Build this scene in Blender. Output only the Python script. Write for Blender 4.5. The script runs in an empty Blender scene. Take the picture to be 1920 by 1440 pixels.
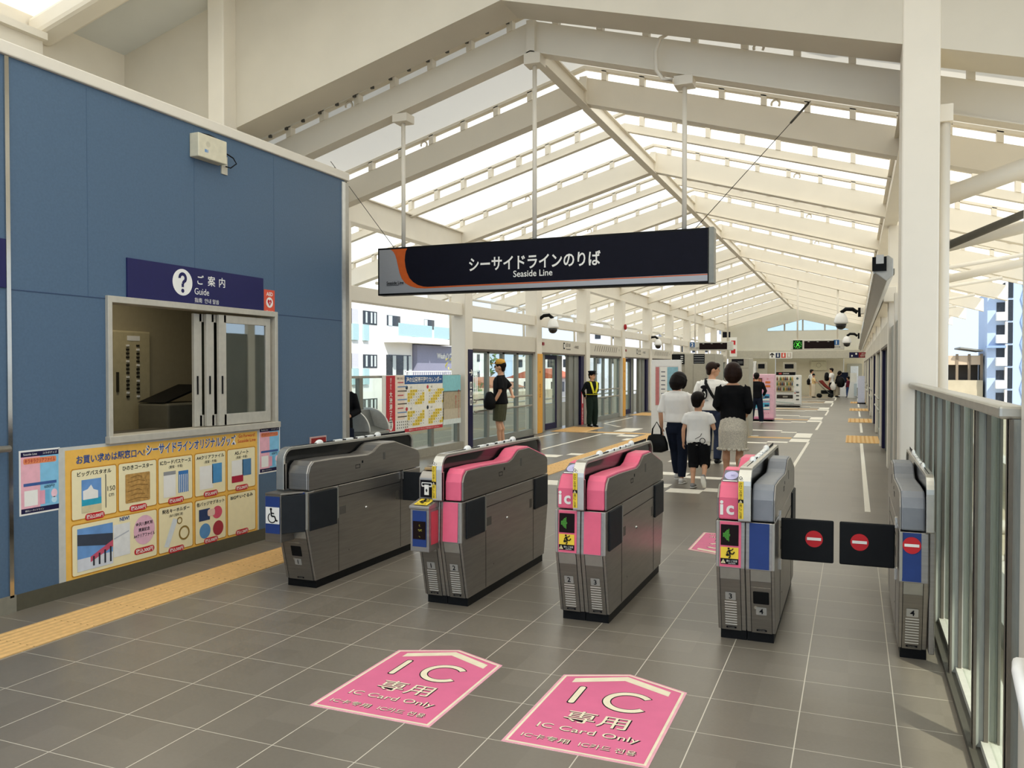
import bpy, bmesh, math, random
from mathutils import Vector as V, Matrix as MX
random.seed(7)
R = math.radians
S = bpy.context.scene
COL = S.collection
# ---------------------------------------------------------------- camera, sky, sun, exposure
cam = bpy.data.cameras.new('camera'); cam.sensor_width = 36; cam.lens = 1555 / 1920 * 36
cam.clip_end = 600
CAM = bpy.data.objects.new('camera', cam); COL.objects.link(CAM)
CAM.location = (0, 0, 1.62); CAM.rotation_euler = (R(90 - 1.0316), 0, R(22.4306))
S.camera = CAM
W = bpy.data.worlds.new('sky'); S.world = W; W.use_nodes = True
nt = W.node_tree
bg = nt.nodes['Background']
tc = nt.nodes.new('ShaderNodeTexCoord'); sx = nt.nodes.new('ShaderNodeSeparateXYZ')
cr = nt.nodes.new('ShaderNodeValToRGB')
nt.links.new(tc.outputs['Generated'], sx.inputs[0]); nt.links.new(sx.outputs['Z'], cr.inputs[0])
cr.color_ramp.elements[0].position = 0.0; cr.color_ramp.elements[0].color = (.62, .77, .96, 1)
cr.color_ramp.elements[1].position = .5; cr.color_ramp.elements[1].color = (.72, .84, 1, 1)
nt.links.new(cr.outputs[0], bg.inputs[0]); bg.inputs[1].default_value = 1.0
sun = bpy.data.lights.new('sun', 'SUN'); sun.energy = 3.6; sun.angle = R(1); sun.color = (1, .95, .86)
SUN = bpy.data.objects.new('sun', sun); COL.objects.link(SUN)
SUN.rotation_euler = (R(38), R(20), R(20))
S.view_settings.view_transform = 'Standard'; S.view_settings.look = 'None'
S.view_settings.gamma = 1; S.view_settings.use_curve_mapping = False
S.view_settings.exposure = 0.58
S.cycles.max_bounces = 10; S.cycles.diffuse_bounces = 6; S.cycles.transparent_max_bounces = 16
S.cycles.caustics_reflective = False; S.cycles.caustics_refractive = False
S.cycles.sample_clamp_indirect = 4

# ---------------------------------------------------------------- materials
def lin(c):
    if isinstance(c, str):
        c = [int(c[i:i + 2], 16) / 255 for i in (0, 2, 4)]
    return tuple(x / 12.92 if x <= .04045 else ((x + .055) / 1.055) ** 2.4 for x in c) + (1,)
_m = {}
def M(hexc, rough=.5, metal=0, var=.06, scale=18, emit=0, stretch=None, name=None, spec=None):
    k = (hexc, rough, metal, var, scale, emit, str(stretch), spec)
    if k in _m: return _m[k]
    m = bpy.data.materials.new(name or 'surface_' + hexc); m.use_nodes = True
    n = m.node_tree; p = n.nodes['Principled BSDF']
    c = lin(hexc)
    if spec is None: spec = .12 if max(c[:3]) < .06 and rough > .2 else .4
    p.inputs['Roughness'].default_value = rough; p.inputs['Metallic'].default_value = metal
    p.inputs['Specular IOR Level'].default_value = spec
    t = n.nodes.new('ShaderNodeTexCoord'); no = n.nodes.new('ShaderNodeTexNoise')
    no.inputs['Scale'].default_value = scale; no.inputs['Detail'].default_value = 3
    if stretch:
        mp = n.nodes.new('ShaderNodeMapping'); mp.inputs['Scale'].default_value = stretch
        n.links.new(t.outputs['Object'], mp.inputs[0]); n.links.new(mp.outputs[0], no.inputs['Vector'])
    else: n.links.new(t.outputs['Object'], no.inputs['Vector'])
    r = n.nodes.new('ShaderNodeValToRGB')
    r.color_ramp.elements[0].position = .3; r.color_ramp.elements[1].position = .7
    r.color_ramp.elements[0].color = tuple(min(1, x * (1 - var)) for x in c[:3]) + (1,)
    r.color_ramp.elements[1].color = tuple(min(1, x * (1 + var)) for x in c[:3]) + (1,)
    n.links.new(no.outputs['Fac'], r.inputs[0]); n.links.new(r.outputs[0], p.inputs['Base Color'])
    if emit:
        n.links.new(r.outputs[0], p.inputs['Emission Color']); p.inputs['Emission Strength'].default_value = emit
    _m[k] = m
    return m
def nodes_mat(name):
    m = bpy.data.materials.new(name); m.use_nodes = True
    return m, m.node_tree, m.node_tree.nodes['Principled BSDF']
def glass(name, tint, refl=.12):
    m = bpy.data.materials.new(name); m.use_nodes = True; n = m.node_tree
    for x in list(n.nodes): n.nodes.remove(x)
    o = n.nodes.new('ShaderNodeOutputMaterial'); mix = n.nodes.new('ShaderNodeMixShader')
    tr = n.nodes.new('ShaderNodeBsdfTransparent'); gl = n.nodes.new('ShaderNodeBsdfGlossy')
    lw = n.nodes.new('ShaderNodeLayerWeight'); lw.inputs[0].default_value = .3
    mt = n.nodes.new('ShaderNodeMath'); mt.operation = 'MULTIPLY_ADD'
    mt.inputs[1].default_value = .22; mt.inputs[2].default_value = refl
    tr.inputs[0].default_value = lin(tint); gl.inputs['Roughness'].default_value = .02
    gl.inputs[0].default_value = (.9, .92, .9, 1)
    n.links.new(lw.outputs['Facing'], mt.inputs[0]); n.links.new(mt.outputs[0], mix.inputs[0])
    n.links.new(tr.outputs[0], mix.inputs[1]); n.links.new(gl.outputs[0], mix.inputs[2]); n.links.new(mix.outputs[0], o.inputs[0])
    return m
GLASS = glass('clear_glass', 'EFF5F2', .03)
GLASSF = glass('fence_glass', 'F2F6F2', .03)
GLASSM = glass('window_glass', 'A9B5B0', .3)
def membrane(name, k, fac):
    m = bpy.data.materials.new(name); m.use_nodes = True; n = m.node_tree
    for x in list(n.nodes): n.nodes.remove(x)
    o = n.nodes.new('ShaderNodeOutputMaterial'); mix = n.nodes.new('ShaderNodeMixShader')
    d = n.nodes.new('ShaderNodeBsdfDiffuse'); t = n.nodes.new('ShaderNodeBsdfTranslucent')
    no = n.nodes.new('ShaderNodeTexNoise'); no.inputs['Scale'].default_value = 3
    r = n.nodes.new('ShaderNodeValToRGB'); r.color_ramp.elements[0].color = (k, .955 * k, .85 * k, 1); r.color_ramp.elements[1].color = (k, .97 * k, .875 * k, 1)
    n.links.new(no.outputs['Fac'], r.inputs[0]); n.links.new(r.outputs[0], t.inputs[0])
    d.inputs[0].default_value = (.86, .84, .8, 1); mix.inputs[0].default_value = fac
    n.links.new(d.outputs[0], mix.inputs[1]); n.links.new(t.outputs[0], mix.inputs[2]); n.links.new(mix.outputs[0], o.inputs[0])
    return m
MEMB = membrane('roof_membrane', 1, .62); MEMB2 = membrane('thick_roof_panel', .8, .26)
CREAM = M('E3DBCB', .45, var=.02, scale=3, name='cream_paint')
CREAM2 = M('D0C8B7', .5, var=.03, scale=2, name='cream_panel')
WHITE = M('EDEBE6', .5, var=.02, name='white_paint')
GREYP = M('D3D4D0', .6, var=.03, scale=2, name='pale_grey_panel')
STEEL = M('A09A92', .32, .85, var=.08, scale=4, stretch=(1, 1, 14), name='brushed_steel')
STEELD = M('8A847B', .34, .8, var=.08, scale=4, stretch=(1, 1, 14), name='dark_steel')
CHROME = M('D8D6D0', .12, 1, var=.02, name='polished_steel')
ALU = M('A9A59A', .38, .6, var=.05, name='aluminium')
ALUD = M('87867C', .42, .5, var=.05, name='grey_aluminium')
GREYPL = M('84868A', .42, .2, var=.05, name='grey_plastic')
BLACK = M('141414', .45, var=.2, name='black_plastic')
SMOKE = M('1A1A19', .12, var=.1, name='smoked_panel')
DGREY = M('26282A', .5, var=.08, name='dark_grey_flap')
PINK = M('EA6883', .42, var=.03, name='pink_plastic')
BLUEP = M('1F3A78', .5, var=.05, name='blue_panel')
NAVY = M('171650', .45, var=.04, name='navy_sign')
NAVYM = M('262444', .45, var=.04, name='navy_paint')
YELLOW = M('F0CE3C', .5, var=.03, name='yellow_print')
ORANGE = M('E2A23A', .5, var=.04, name='amber_panel')
RED = M('C81E26', .5, var=.03, name='red_print')
INK = M('17161A', .6, var=.05, name='black_ink')
PAPER = M('F2EFE6', .7, var=.02, name='white_print')
TACT = M('DDB274', .75, var=.07, scale=30, name='tactile_yellow')
SKIN = M('D9A583', .55, var=.04, name='skin')
HAIR = M('17110E', .5, var=.3, scale=60, name='dark_hair')

# ---------------------------------------------------------------- mesh builder
_tx = {}
def text2d(s, bold=0):
    k = (s, bold)
    if k not in _tx:
        c = bpy.data.curves.new('lettering', 'FONT'); c.body = s; c.offset = bold; c.resolution_u = 3
        o = bpy.data.objects.new('lettering', c); COL.objects.link(o)
        me = bpy.data.meshes.new_from_object(o)
        vs = [(v.co.x, v.co.y) for v in me.vertices]; fs = [tuple(p.vertices) for p in me.polygons]
        xs = [v[0] for v in vs] or [0]; ys = [v[1] for v in vs] or [0]
        _tx[k] = (vs, fs, min(xs), max(xs), min(ys), max(ys))
        bpy.data.objects.remove(o); bpy.data.curves.remove(c); bpy.data.meshes.remove(me)
    return _tx[k]
class B:
    def __init__(s, m=None):
        s.v = []; s.f = []; s.fm = []; s.mats = []; s.fs = []; s.T = None; s.cm = 0; s.sm = False
        if m: s.mat(m)
    def mat(s, m):
        if m is None: return s
        if m not in s.mats: s.mats.append(m)
        s.cm = s.mats.index(m); return s
    def add(s, vs, fs, m=None, sm=None):
        s.mat(m); o = len(s.v)
        s.v += [tuple(s.T @ V(v)) for v in vs] if s.T else [tuple(v) for v in vs]
        s.f += [tuple(i + o for i in f) for f in fs]; s.fm += [s.cm] * len(fs); s.fs += [s.sm if sm is None else sm] * len(fs)
        return s
    def box(s, x0, x1, y0, y1, z0, z1, m=None):
        return s.add([(x, y, z) for z in (z0, z1) for y in (y0, y1) for x in (x0, x1)],
                     [(0, 2, 3, 1), (4, 5, 7, 6), (0, 1, 5, 4), (2, 6, 7, 3), (0, 4, 6, 2), (1, 3, 7, 5)], m)
    def prism(s, pts, ax, a, b, m=None, sm=None):
        f = {0: lambda p, t: (t, p[0], p[1]), 1: lambda p, t: (p[0], t, p[1]), 2: lambda p, t: (p[0], p[1], t)}[ax]
        n = len(pts)
        return s.add([f(p, a) for p in pts] + [f(p, b) for p in pts],
                     [tuple(range(n))[::-1], tuple(range(n, 2 * n))] + [(i, (i + 1) % n, n + (i + 1) % n, n + i) for i in range(n)], m, sm)
    def quad(s, a, b, c, d, m=None): return s.add([a, b, c, d], [(0, 1, 2, 3)], m)
    def loft(s, pts, rad, n=10, m=None, sm=True, cap=True, ref=(1, 0, 0), sq=1):
        pts = [V(p) for p in pts]; vs = []; fs = []
        if cap:   # rounded ends
            for e in (0, -1):
                a, b = (pts[0], pts[1]) if e == 0 else (pts[-1], pts[-2])
                r = rad[e] if isinstance(rad[e], tuple) else (rad[e],) * 2
                d = (a - b).normalized() * min(r) * .6
                if e == 0: pts = [a + d] + pts; rad = [tuple(x * .45 for x in r)] + list(rad)
                else: pts = pts + [a + d]; rad = list(rad) + [tuple(x * .45 for x in r)]
        for i, p in enumerate(pts):
            t = (pts[min(i + 1, len(pts) - 1)] - pts[max(i - 1, 0)]).normalized()
            rf = V(ref)
            if abs(t.dot(rf)) > .9: rf = V((0, 1, 0))
            u = (rf - t * t.dot(rf)).normalized(); w = t.cross(u)
            r = rad[i] if isinstance(rad[i], tuple) else (rad[i],) * 2
            for k in range(n):
                a = 2 * math.pi * k / n; ca, sa = math.cos(a), math.sin(a)
                if sq != 1:
                    ca = math.copysign(abs(ca) ** sq, ca); sa = math.copysign(abs(sa) ** sq, sa)
                vs.append(p + u * ca * r[0] + w * sa * r[1])
        q = len(pts)
        for i in range(q - 1):
            for k in range(n):
                fs.append((i * n + k, i * n + (k + 1) % n, (i + 1) * n + (k + 1) % n, (i + 1) * n + k))
        fs += [tuple(range(n))[::-1], tuple(range((q - 1) * n, q * n))]
        return s.add(vs, fs, m, sm)
    def tube(s, pts, r, n=8, m=None): return s.loft(pts, [r] * len(pts), n, m, cap=False)
    def ell(s, c, rx, ry, rz, m=None, n=14, k=8):
        vs = [(c[0], c[1], c[2] - rz)]; fs = []
        for i in range(1, k):
            t = -math.pi / 2 + math.pi * i / k
            for j in range(n):
                a = 2 * math.pi * j / n
                vs.append((c[0] + rx * math.cos(t) * math.cos(a), c[1] + ry * math.cos(t) * math.sin(a), c[2] + rz * math.sin(t)))
        vs.append((c[0], c[1], c[2] + rz)); e = len(vs) - 1
        for j in range(n):
            fs.append((0, 1 + (j + 1) % n, 1 + j)); fs.append((e, e - n + j, e - n + (j + 1) % n))
            for i in range(k - 2):
                fs.append((1 + i * n + j, 1 + i * n + (j + 1) % n, 1 + (i + 1) * n + (j + 1) % n, 1 + (i + 1) * n + j))
        return s.add(vs, fs, m, True)
    def lathe(s, prof, c=(0, 0, 0), n=16, m=None):
        vs = [(c[0] + r * math.cos(2 * math.pi * k / n), c[1] + r * math.sin(2 * math.pi * k / n), c[2] + z) for r, z in prof for k in range(n)]
        fs = [(i * n + k, i * n + (k + 1) % n, (i + 1) * n + (k + 1) % n, (i + 1) * n + k) for i in range(len(prof) - 1) for k in range(n)]
        fs += [tuple(range(n))[::-1], tuple(range((len(prof) - 1) * n, len(prof) * n))]
        return s.add(vs, fs, m, True)
    def build(s, name, par=None, bevel=0, remesh=0, smooth=0, autos=0, kind=None, label=None):
        me = bpy.data.meshes.new(name); me.from_pydata(s.v, [], s.f)
        for m in s.mats: me.materials.append(m)
        me.polygons.foreach_set('material_index', s.fm); me.polygons.foreach_set('use_smooth', s.fs)
        bm = bmesh.new(); bm.from_mesh(me); bmesh.ops.recalc_face_normals(bm, faces=bm.faces); bm.to_mesh(me); bm.free()
        o = bpy.data.objects.new(name, me); COL.objects.link(o)
        if par: o.parent = par
        if kind: o['kind'] = kind
        if label: o['label'] = label
        if remesh:
            d = o.modifiers.new('remesh', 'REMESH'); d.mode = 'VOXEL'; d.voxel_size = remesh; d.use_smooth_shade = True
            d = o.modifiers.new('smooth', 'SMOOTH'); d.factor = .5; d.iterations = smooth or 3
        if bevel:
            d = o.modifiers.new('edge', 'BEVEL'); d.width = bevel; d.segments = 2; d.limit_method = 'ANGLE'; d.angle_limit = R(40)
        me.update()
        return o
class G:   # flat print on a surface: origin, right, up
    def __init__(s, b, o, u, v, st=.0012):
        s.b = b; s.o = V(o); s.u = V(u).normalized(); s.v = V(v).normalized(); s.n = s.u.cross(s.v); s.st = st
    def p(s, x, y, l): return s.o + s.u * x + s.v * y + s.n * (s.st * l)
    def poly(s, pts, m, l=1):
        s.b.add([s.p(x, y, l) for x, y in pts], [tuple(range(len(pts)))], m, False); return s
    def rect(s, x0, y0, x1, y1, m, l=1): return s.poly([(x0, y0), (x1, y0), (x1, y1), (x0, y1)], m, l)
    def ell(s, cx, cy, rx, ry, m, l=1, n=24):
        return s.poly([(cx + rx * math.cos(2 * math.pi * k / n), cy + ry * math.sin(2 * math.pi * k / n)) for k in range(n)], m, l)
    def ring(s, cx, cy, r0, r1, m, l=1, a0=0, a1=360, n=28):
        vs = []
        for k in range(n + 1):
            a = R(a0 + (a1 - a0) * k / n)
            vs += [s.p(cx + r0 * math.cos(a), cy + r0 * math.sin(a), l), s.p(cx + r1 * math.cos(a), cy + r1 * math.sin(a), l)]
        s.b.add(vs, [(2 * k, 2 * k + 1, 2 * k + 3, 2 * k + 2) for k in range(n)], m, False); return s
    def line(s, pts, w, m, l=1):
        for (x0, y0), (x1, y1) in zip(pts, pts[1:]):
            d = math.hypot(x1 - x0, y1 - y0) or 1; a, c = -(y1 - y0) / d * w / 2, (x1 - x0) / d * w / 2
            s.poly([(x0 + a, y0 + c), (x1 + a, y1 + c), (x1 - a, y1 - c), (x0 - a, y0 - c)], m, l)
        return s
    def rrect(s, x0, y0, x1, y1, r, m, l=1):
        pts = []
        for cx, cy, a in ((x1 - r, y1 - r, 0), (x0 + r, y1 - r, 90), (x0 + r, y0 + r, 180), (x1 - r, y0 + r, 270)):
            pts += [(cx + r * math.cos(R(a + k * 22.5)), cy + r * math.sin(R(a + k * 22.5))) for k in range(5)]
        return s.poly(pts, m, l)
    def text(s, t, x, y, h, m, l=2, al='C', w=None, bold=0, vert=False):
        if vert:
            for i, ch in enumerate(t):
                if ch != ' ': s.text(ch, x, y - i * h * 1.08, h, m, l, 'C', w, bold)
            return s
        vs, fs, x0, x1, y0, y1 = text2d(t, bold)
        if not fs: return s
        k = h / max(y1 - y0, .6) if len(t) > 1 or vert else h / max(y1 - y0, x1 - x0, .55)
        kx = k if not w else w / max(x1 - x0, .01)
        if vert or len(t) == 1: kx = k if not w else min(k, w / max(x1 - x0, .01))
        ox = {'C': (x0 + x1) / 2, 'L': x0, 'R': x1}[al]; oy = (y0 + y1) / 2
        if bold > .02 and len(t) == 1: pass
        s.b.add([s.p(x + (a - ox) * kx, y + (c - oy) * k, l) for a, c in vs], fs, m, False)
        return s
def thing(name, label, cat, loc=(0, 0, 0), rz=0, group=None):
    o = bpy.data.objects.new(name, None); COL.objects.link(o); o.empty_display_size = .1
    o.location = loc; o.rotation_euler = (0, 0, rz)
    return tag(o, label, cat, group)
def tag(o, label, cat, group=None):
    o['label'] = label; o['category'] = cat
    if group: o['group'] = group
    return o
def st(o): o['kind'] = 'structure'; return o
def kids(o): return [c for c in COL.objects if c.parent == o]
def dup(root, loc, rz=0, label=None):
    def cp(o, par):
        c = o.copy(); COL.objects.link(c); c.parent = par
        for k in list(o.children): cp(k, c)
        return c
    c = cp(root, None); c.location = loc; c.rotation_euler = (0, 0, rz)
    if label: c['label'] = label
    return c
ORD = 'first second third fourth fifth sixth seventh eighth ninth tenth eleventh twelfth thirteenth fourteenth'.split()
# ================================================================ THE SETTING
def floor_mat():
    m, n, p = nodes_mat('floor_tiles')
    t = n.nodes.new('ShaderNodeTexCoord'); sp = n.nodes.new('ShaderNodeSeparateXYZ'); n.links.new(t.outputs['Object'], sp.inputs[0])
    def mth(op, a, b=None, c=None):
        x = n.nodes.new('ShaderNodeMath'); x.operation = op
        for i, q in enumerate((a, b, c)):
            if q is None: continue
            if isinstance(q, (int, float)): x.inputs[i].default_value = q
            else: n.links.new(q, x.inputs[i])
        return x.outputs[0]
    def line(co, x0, w, g):
        a = mth('DIVIDE', mth('SUBTRACT', co, x0 - w / 2), w)
        return mth('LESS_THAN', mth('ABSOLUTE', mth('SUBTRACT', mth('FRACT', a), .5)), g / w / 2), mth('FLOOR', a)
    lx, ix = line(sp.outputs[0], -1.06, .416, .005); ly, iy = line(sp.outputs[1], 3.295, .4125, .0035)
    grout = mth('MAXIMUM', lx, ly)
    near = mth('SMOOTH_MIN', 1, mth('MAXIMUM', 0, mth('MULTIPLY_ADD', sp.outputs[1], -.5, 4.2)), .1)
    no = n.nodes.new('ShaderNodeTexNoise'); no.inputs['Scale'].default_value = 1.3; n.links.new(t.outputs['Object'], no.inputs['Vector'])
    no.inputs['Detail'].default_value = 6
    n2 = n.nodes.new('ShaderNodeTexNoise'); n2.inputs['Scale'].default_value = 55; n.links.new(t.outputs['Object'], n2.inputs['Vector'])
    wn = n.nodes.new('ShaderNodeTexWhiteNoise'); wn.noise_dimensions = '2D'
    cb = n.nodes.new('ShaderNodeCombineXYZ'); n.links.new(ix, cb.inputs[0]); n.links.new(iy, cb.inputs[1]); n.links.new(cb.outputs[0], wn.inputs['Vector'])
    v = mth('ADD', mth('MULTIPLY', no.outputs['Fac'], .4), mth('ADD', mth('MULTIPLY', n2.outputs['Fac'], .3), mth('MULTIPLY', wn.outputs['Value'], .35)))
    r = n.nodes.new('ShaderNodeValToRGB'); n.links.new(v, r.inputs[0])
    r.color_ramp.elements[0].position = .2; r.color_ramp.elements[0].color = lin('6E665A'); r.color_ramp.elements[1].position = .85; r.color_ramp.elements[1].color = lin('80776A')
    g = n.nodes.new('ShaderNodeMix'); g.data_type = 'RGBA'; n.links.new(near, g.inputs['Factor'])
    g.inputs['A'].default_value = lin('77706A'); g.inputs['B'].default_value = lin('CFC6B4')
    mx = n.nodes.new('ShaderNodeMix'); mx.data_type = 'RGBA'; n.links.new(grout, mx.inputs['Factor'])
    n.links.new(r.outputs[0], mx.inputs['A']); n.links.new(g.outputs['Result'], mx.inputs['B']); n.links.new(mx.outputs['Result'], p.inputs['Base Color'])
    p.inputs['Roughness'].default_value = .33; p.inputs['Specular IOR Level'].default_value = .6
    return m
FLOOR = floor_mat()
fl = st(B(FLOOR).box(-7.7, .72, -4, 56, -.25, 0).build('floor'))
LINE = M('EFE8D8', .6, var=.04, name='white_floor_tile')
def mark(name, rects, m=LINE, h=.004):
    b = B(m)
    for x0, x1, y0, y1 in rects: b.box(x0, x1, y0, y1, 0, h)
    b.build(name, fl)
# white lines inlaid in the floor beyond the gates
mark('white_line', [(-.955, -.9, 9.4, 19.4)])
mark('white_line', [(.12, .18, 10.2, 19.5)])
mark('white_line', [(-6.97, -6.9, 13.2, 19.85)])
mark('white_line', [(-5.84, -5.78, 9.3, 19.85)])
for k in range(5):
    y = 20.0 + 7.55 * k
    mark('white_line', [(-.955, -.895, y + 3.4, y + 7.1)]); mark('white_line', [(.15, .21, y + 2.9, y + 6.8)])
    mark('white_square', [(-1.33, -.95, y + .65, y + 2.05), (-1.34, -.93, y - .6, y + .25)])
    mark('stepped_line', [(-1.73, -1.35, y + 2.15, y + 2.4), (-4.2, -1.74, y + 2.65, y + 2.9), (-1.78, -1.35, y - .95, y - .65), (-4.2, -1.76, y - 1.25, y - 1.0), (-3.2, -2.14, y + .7, y + .9)])
    mark('yellow_band', [(-4.3 if k else -6.4, -1.35, y + .28, y + .6)], TACT)
    mark('stepped_line', [(-5.3, -5.25, y + 3.7, y + 5.5), (-6.9, -6.84, y + 3.75, y + 7.2)])
    b = B(LINE); b.prism([(-6.9, y + 3.8), (-6.84, y + 3.8), (-6.05, y + 2.65), (-6.12, y + 2.6)], 2, 0, .004); b.build('stepped_line', fl)
mark('white_square', [(-5.78, -5.3, 20.9, 22.2), (-5.8, -5.3, 19.95, 20.3), (-5.3, -4.85, 19.4, 19.9), (-4.9, -4.4, 18.4, 18.9)])
mark('white_square', [(-5.55, -5.05, 14.35, 14.75), (-5.02, -4.5, 14.85, 15.15)])
mark('stepped_line', [(-4.3, -3.6, 10.9, 11.35), (-2.9, -2.35, 11.25, 11.6), (-2.3, -1.85, 10.85, 11.2), (-1.85, -1.45, 11.1, 11.4), (-2.95, -2.35, 12.6, 12.95), (-2.35, -1.8, 12.35, 12.6), (-4.1, -3.2, 12.7, 13.0), (-3.0, -1.7, 14.4, 14.75)])
# yellow tactile paving
def tactile(x0, x1, y0, y1, along, label):
    r = thing('tactile_paving', label, 'tactile paving', (x0, y0, 0))
    b = B(TACT).box(0, x1 - x0, 0, y1 - y0, 0, .006); b.build('paving_strip', r)
    b = B(TACT)
    if along:   # guide bars run along the strip
        n = 7
        for i in range(n):
            c = (i + .5) * (x1 - x0) / n
            b.prism([(c - .017, .006), (c + .017, .006), (c + .011, .012), (c - .011, .012)], 1, 0, y1 - y0)
        b.build('guide_bars', r)
        b = B(M('8A6A38', .8, name='tile_joint'))
        k = .4
        while k < y1 - y0: b.box(0, x1 - x0, k, k + .003, .006, .0072); k += .4125
        b.build('joints', r)
    else:
        d = .09 if y0 < 25 else .13
        for i in range(int((x1 - x0) / d)):
            for j in range(int((y1 - y0) / d)):
                cx, cy = (i + .5) * d, (j + .5) * d
                b.box(cx - .02, cx + .02, cy - .02, cy + .02, .006, .011)
        b.build('studs', r)
tactile(-4.8, -4.4, .5, 8.6, True, 'long yellow tactile strip on the floor along the blue office wall')
tactile(-4.75, -4.3, 8.6, 20.3, True, 'yellow tactile strip running on beyond the ticket gates')
for k in range(4):
    y = 19.65 + 7.55 * k
    tactile(-.17, .53, y, y + 2.1, False, 'yellow tactile patch beside the far pillar row, %s beyond the gates' % ORD[k])
for k in range(3):
    y = 20.25 + 8.2 * k
    tactile(-7.29, -6.4, y, y + 1.9, False, 'yellow tactile patch before the %s platform screen door' % ORD[k])
# ---- roof
def rz(x, o=0): return 5.24 - .283 * abs(x + 3.44) + o
def rz2(x, o=0): return 6.75 - .266 * abs(x + 3.44) + o
def roofsheet(name, y0, y1, f, o, m, xa=-10.4, xb=3.5):
    b = B(m)
    for a, c in ((xa, -3.44), (-3.44, xb)):
        b.add([(a, y0, f(a, o)), (c, y0, f(c, o)), (c, y1, f(c, o)), (a, y1, f(a, o))], [(0, 1, 2, 3)])
    return st(b.build(name))
roofsheet('ceiling', 10.96, 56, rz, .53, MEMB)
roofsheet('ceiling_panel', 8.5, 10.96, rz, .53, MEMB2)
roofsheet('ceiling', -6, 6.8, rz2, .3, MEMB, -8.7, 3.5)
roofsheet('ceiling_panel', 6.8, 8.1, rz2, .3, GREYP, -8.7, 3.5)
st(B(CREAM).box(-8.85, -8.7, -1, 8.4, 3.5, 5.75).build('wall_left_upper'))
# fascia gable over the gates
fas = B(CREAM2)
bt = [(-8.7, 3.6), (-7.05, 3.6), (-6.93, 4.52), (-3.44, 5.47), (3.4, 5.47 - .268 * 6.84)]
tp = [(3.4, rz2(3.4, .3)), (-3.44, 7.05), (-8.7, rz2(-8.7, .3))]
fas.prism(bt + tp, 1, 8.02, 8.5)
st(fas.build('wall_front_fascia'))
def sloped(b, x0, x1, o0, o1, ya, yb, m=None, f=rz):
    """a member that follows the roof slope from x0 to x1"""
    b.prism([(x0, f(x0, o0)), (x1, f(x1, o0)), (x1, f(x1, o1)), (x0, f(x0, o1))], 1, ya, yb, m)
BOLT = M('4A4740', .5, name='bolt')
def frame(y, deep, label, group, bolts=False):
    r = thing('roof_beam', label, 'roof beam', (0, 0, 0), 0, group)
    o0, o1, t = (0, .37, .1) if deep else (.2, .33, .05)
    for a, c in ((-10.35, -3.44), (-3.44, 3.45)):
        b = B(CREAM); sloped(b, a, c, o0 + .012, o1, y - .035, y + .035); sloped(b, a, c, o0, o0 + .014, y - t, y + t)
        b.build('rafter', r)
        b = B(CREAM)
        k = .28
        while k < abs(c - a) - .1:
            x = (-3.44 - k) if a < -4 else (-3.44 + k)
            b.prism([(x - .035, rz(x - .035, o1)), (x + .035, rz(x + .035, o1)), (x + .035, rz(x + .035, .5)), (x - .035, rz(x - .035, .5))], 1, y - .05, y + .05)
            k += .52
        b.build('cleats', r)
        b = B(CREAM); sloped(b, a, c, .485, .525, y - .05, y + .05)
        b.build('rail', r)
        if bolts:
            b = B(BOLT); k = .3
            while k < 4.6:
                x = (-3.44 - k) if a < -4 else (-3.44 + k)
                b.box(x - .02, x + .02, y - .075, y - .045, rz(x, .46), rz(x, .5)); k += .26
            b.build('bolts', r)
        if deep:
            e = B(CREAM)
            for k in (2.5,):
                x = (-3.44 - k) if a < -4 else (-3.44 + k)
                g = G(e, (x, y - .04, rz(x, .37)), (1, 0, 0), (0, 0, 1))
                e.tube([(x + .05 * math.cos(R(q)), y, rz(x, .42) + .05 * math.sin(R(q))) for q in range(-40, 230, 30)], .014, 6)
            e.build('lifting_eye', r)
    if deep: B(CREAM).box(-3.49, -3.39, y - .1, y + .1, 5.2, 5.6).build('ridge_plate', r)
    return r
deepY = [8.98, 10.96] + [15.2 + 4.1 * k for k in range(10)]
for i, y in enumerate(deepY):
    frame(y, True, 'deep white gable roof beam, ' + ('above the hanging station sign' if i == 0 else '%s behind the hanging station sign' % ORD[i - 1]), 'deep gable beams', i == 0)
shY = [13.1] + [17.25 + 4.1 * k for k in range(9)]
for i, y in enumerate(shY):
    frame(y, False, 'slim white roof rafter between deep beams, %s from the hanging sign' % ORD[i], 'slim rafters')
for i, (a, c) in enumerate(zip(deepY, deepY[1:])):
    b = B(CREAM); b.box(-3.5, -3.38, a + .1, c - .1, 5.2, 5.215); b.box(-3.455, -3.425, a + .1, c - .1, 5.21, 5.42); b.box(-3.5, -3.38, a + .1, c - .1, 5.4, 5.42)
    tag(b.build('ridge_beam'), 'white ridge beam joining gable roof beams, %s span from the sign' % ORD[i], 'ridge beam', 'ridge beams')
# near, higher roof over the office
b = B(CREAM); sloped(b, -8.7, -3.44, 0, .24, 6.65, 6.95, f=rz2); sloped(b, -3.44, 3.4, 0, .24, 6.65, 6.95, f=rz2)
tag(b.build('roof_beam', bevel=.05), 'broad white rafter of the high roof above the blue office', 'roof beam', 'deep gable beams')
b = B(CREAM).box(-8.75, -8.5, 0, 6.7, 5.0, 5.32); b.box(-8.5, -8.42, 0, 6.7, 5.32, 5.4)
tag(b.build('eaves_beam'), 'white eaves beam at the bright skylight corner above the office', 'beam')
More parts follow.
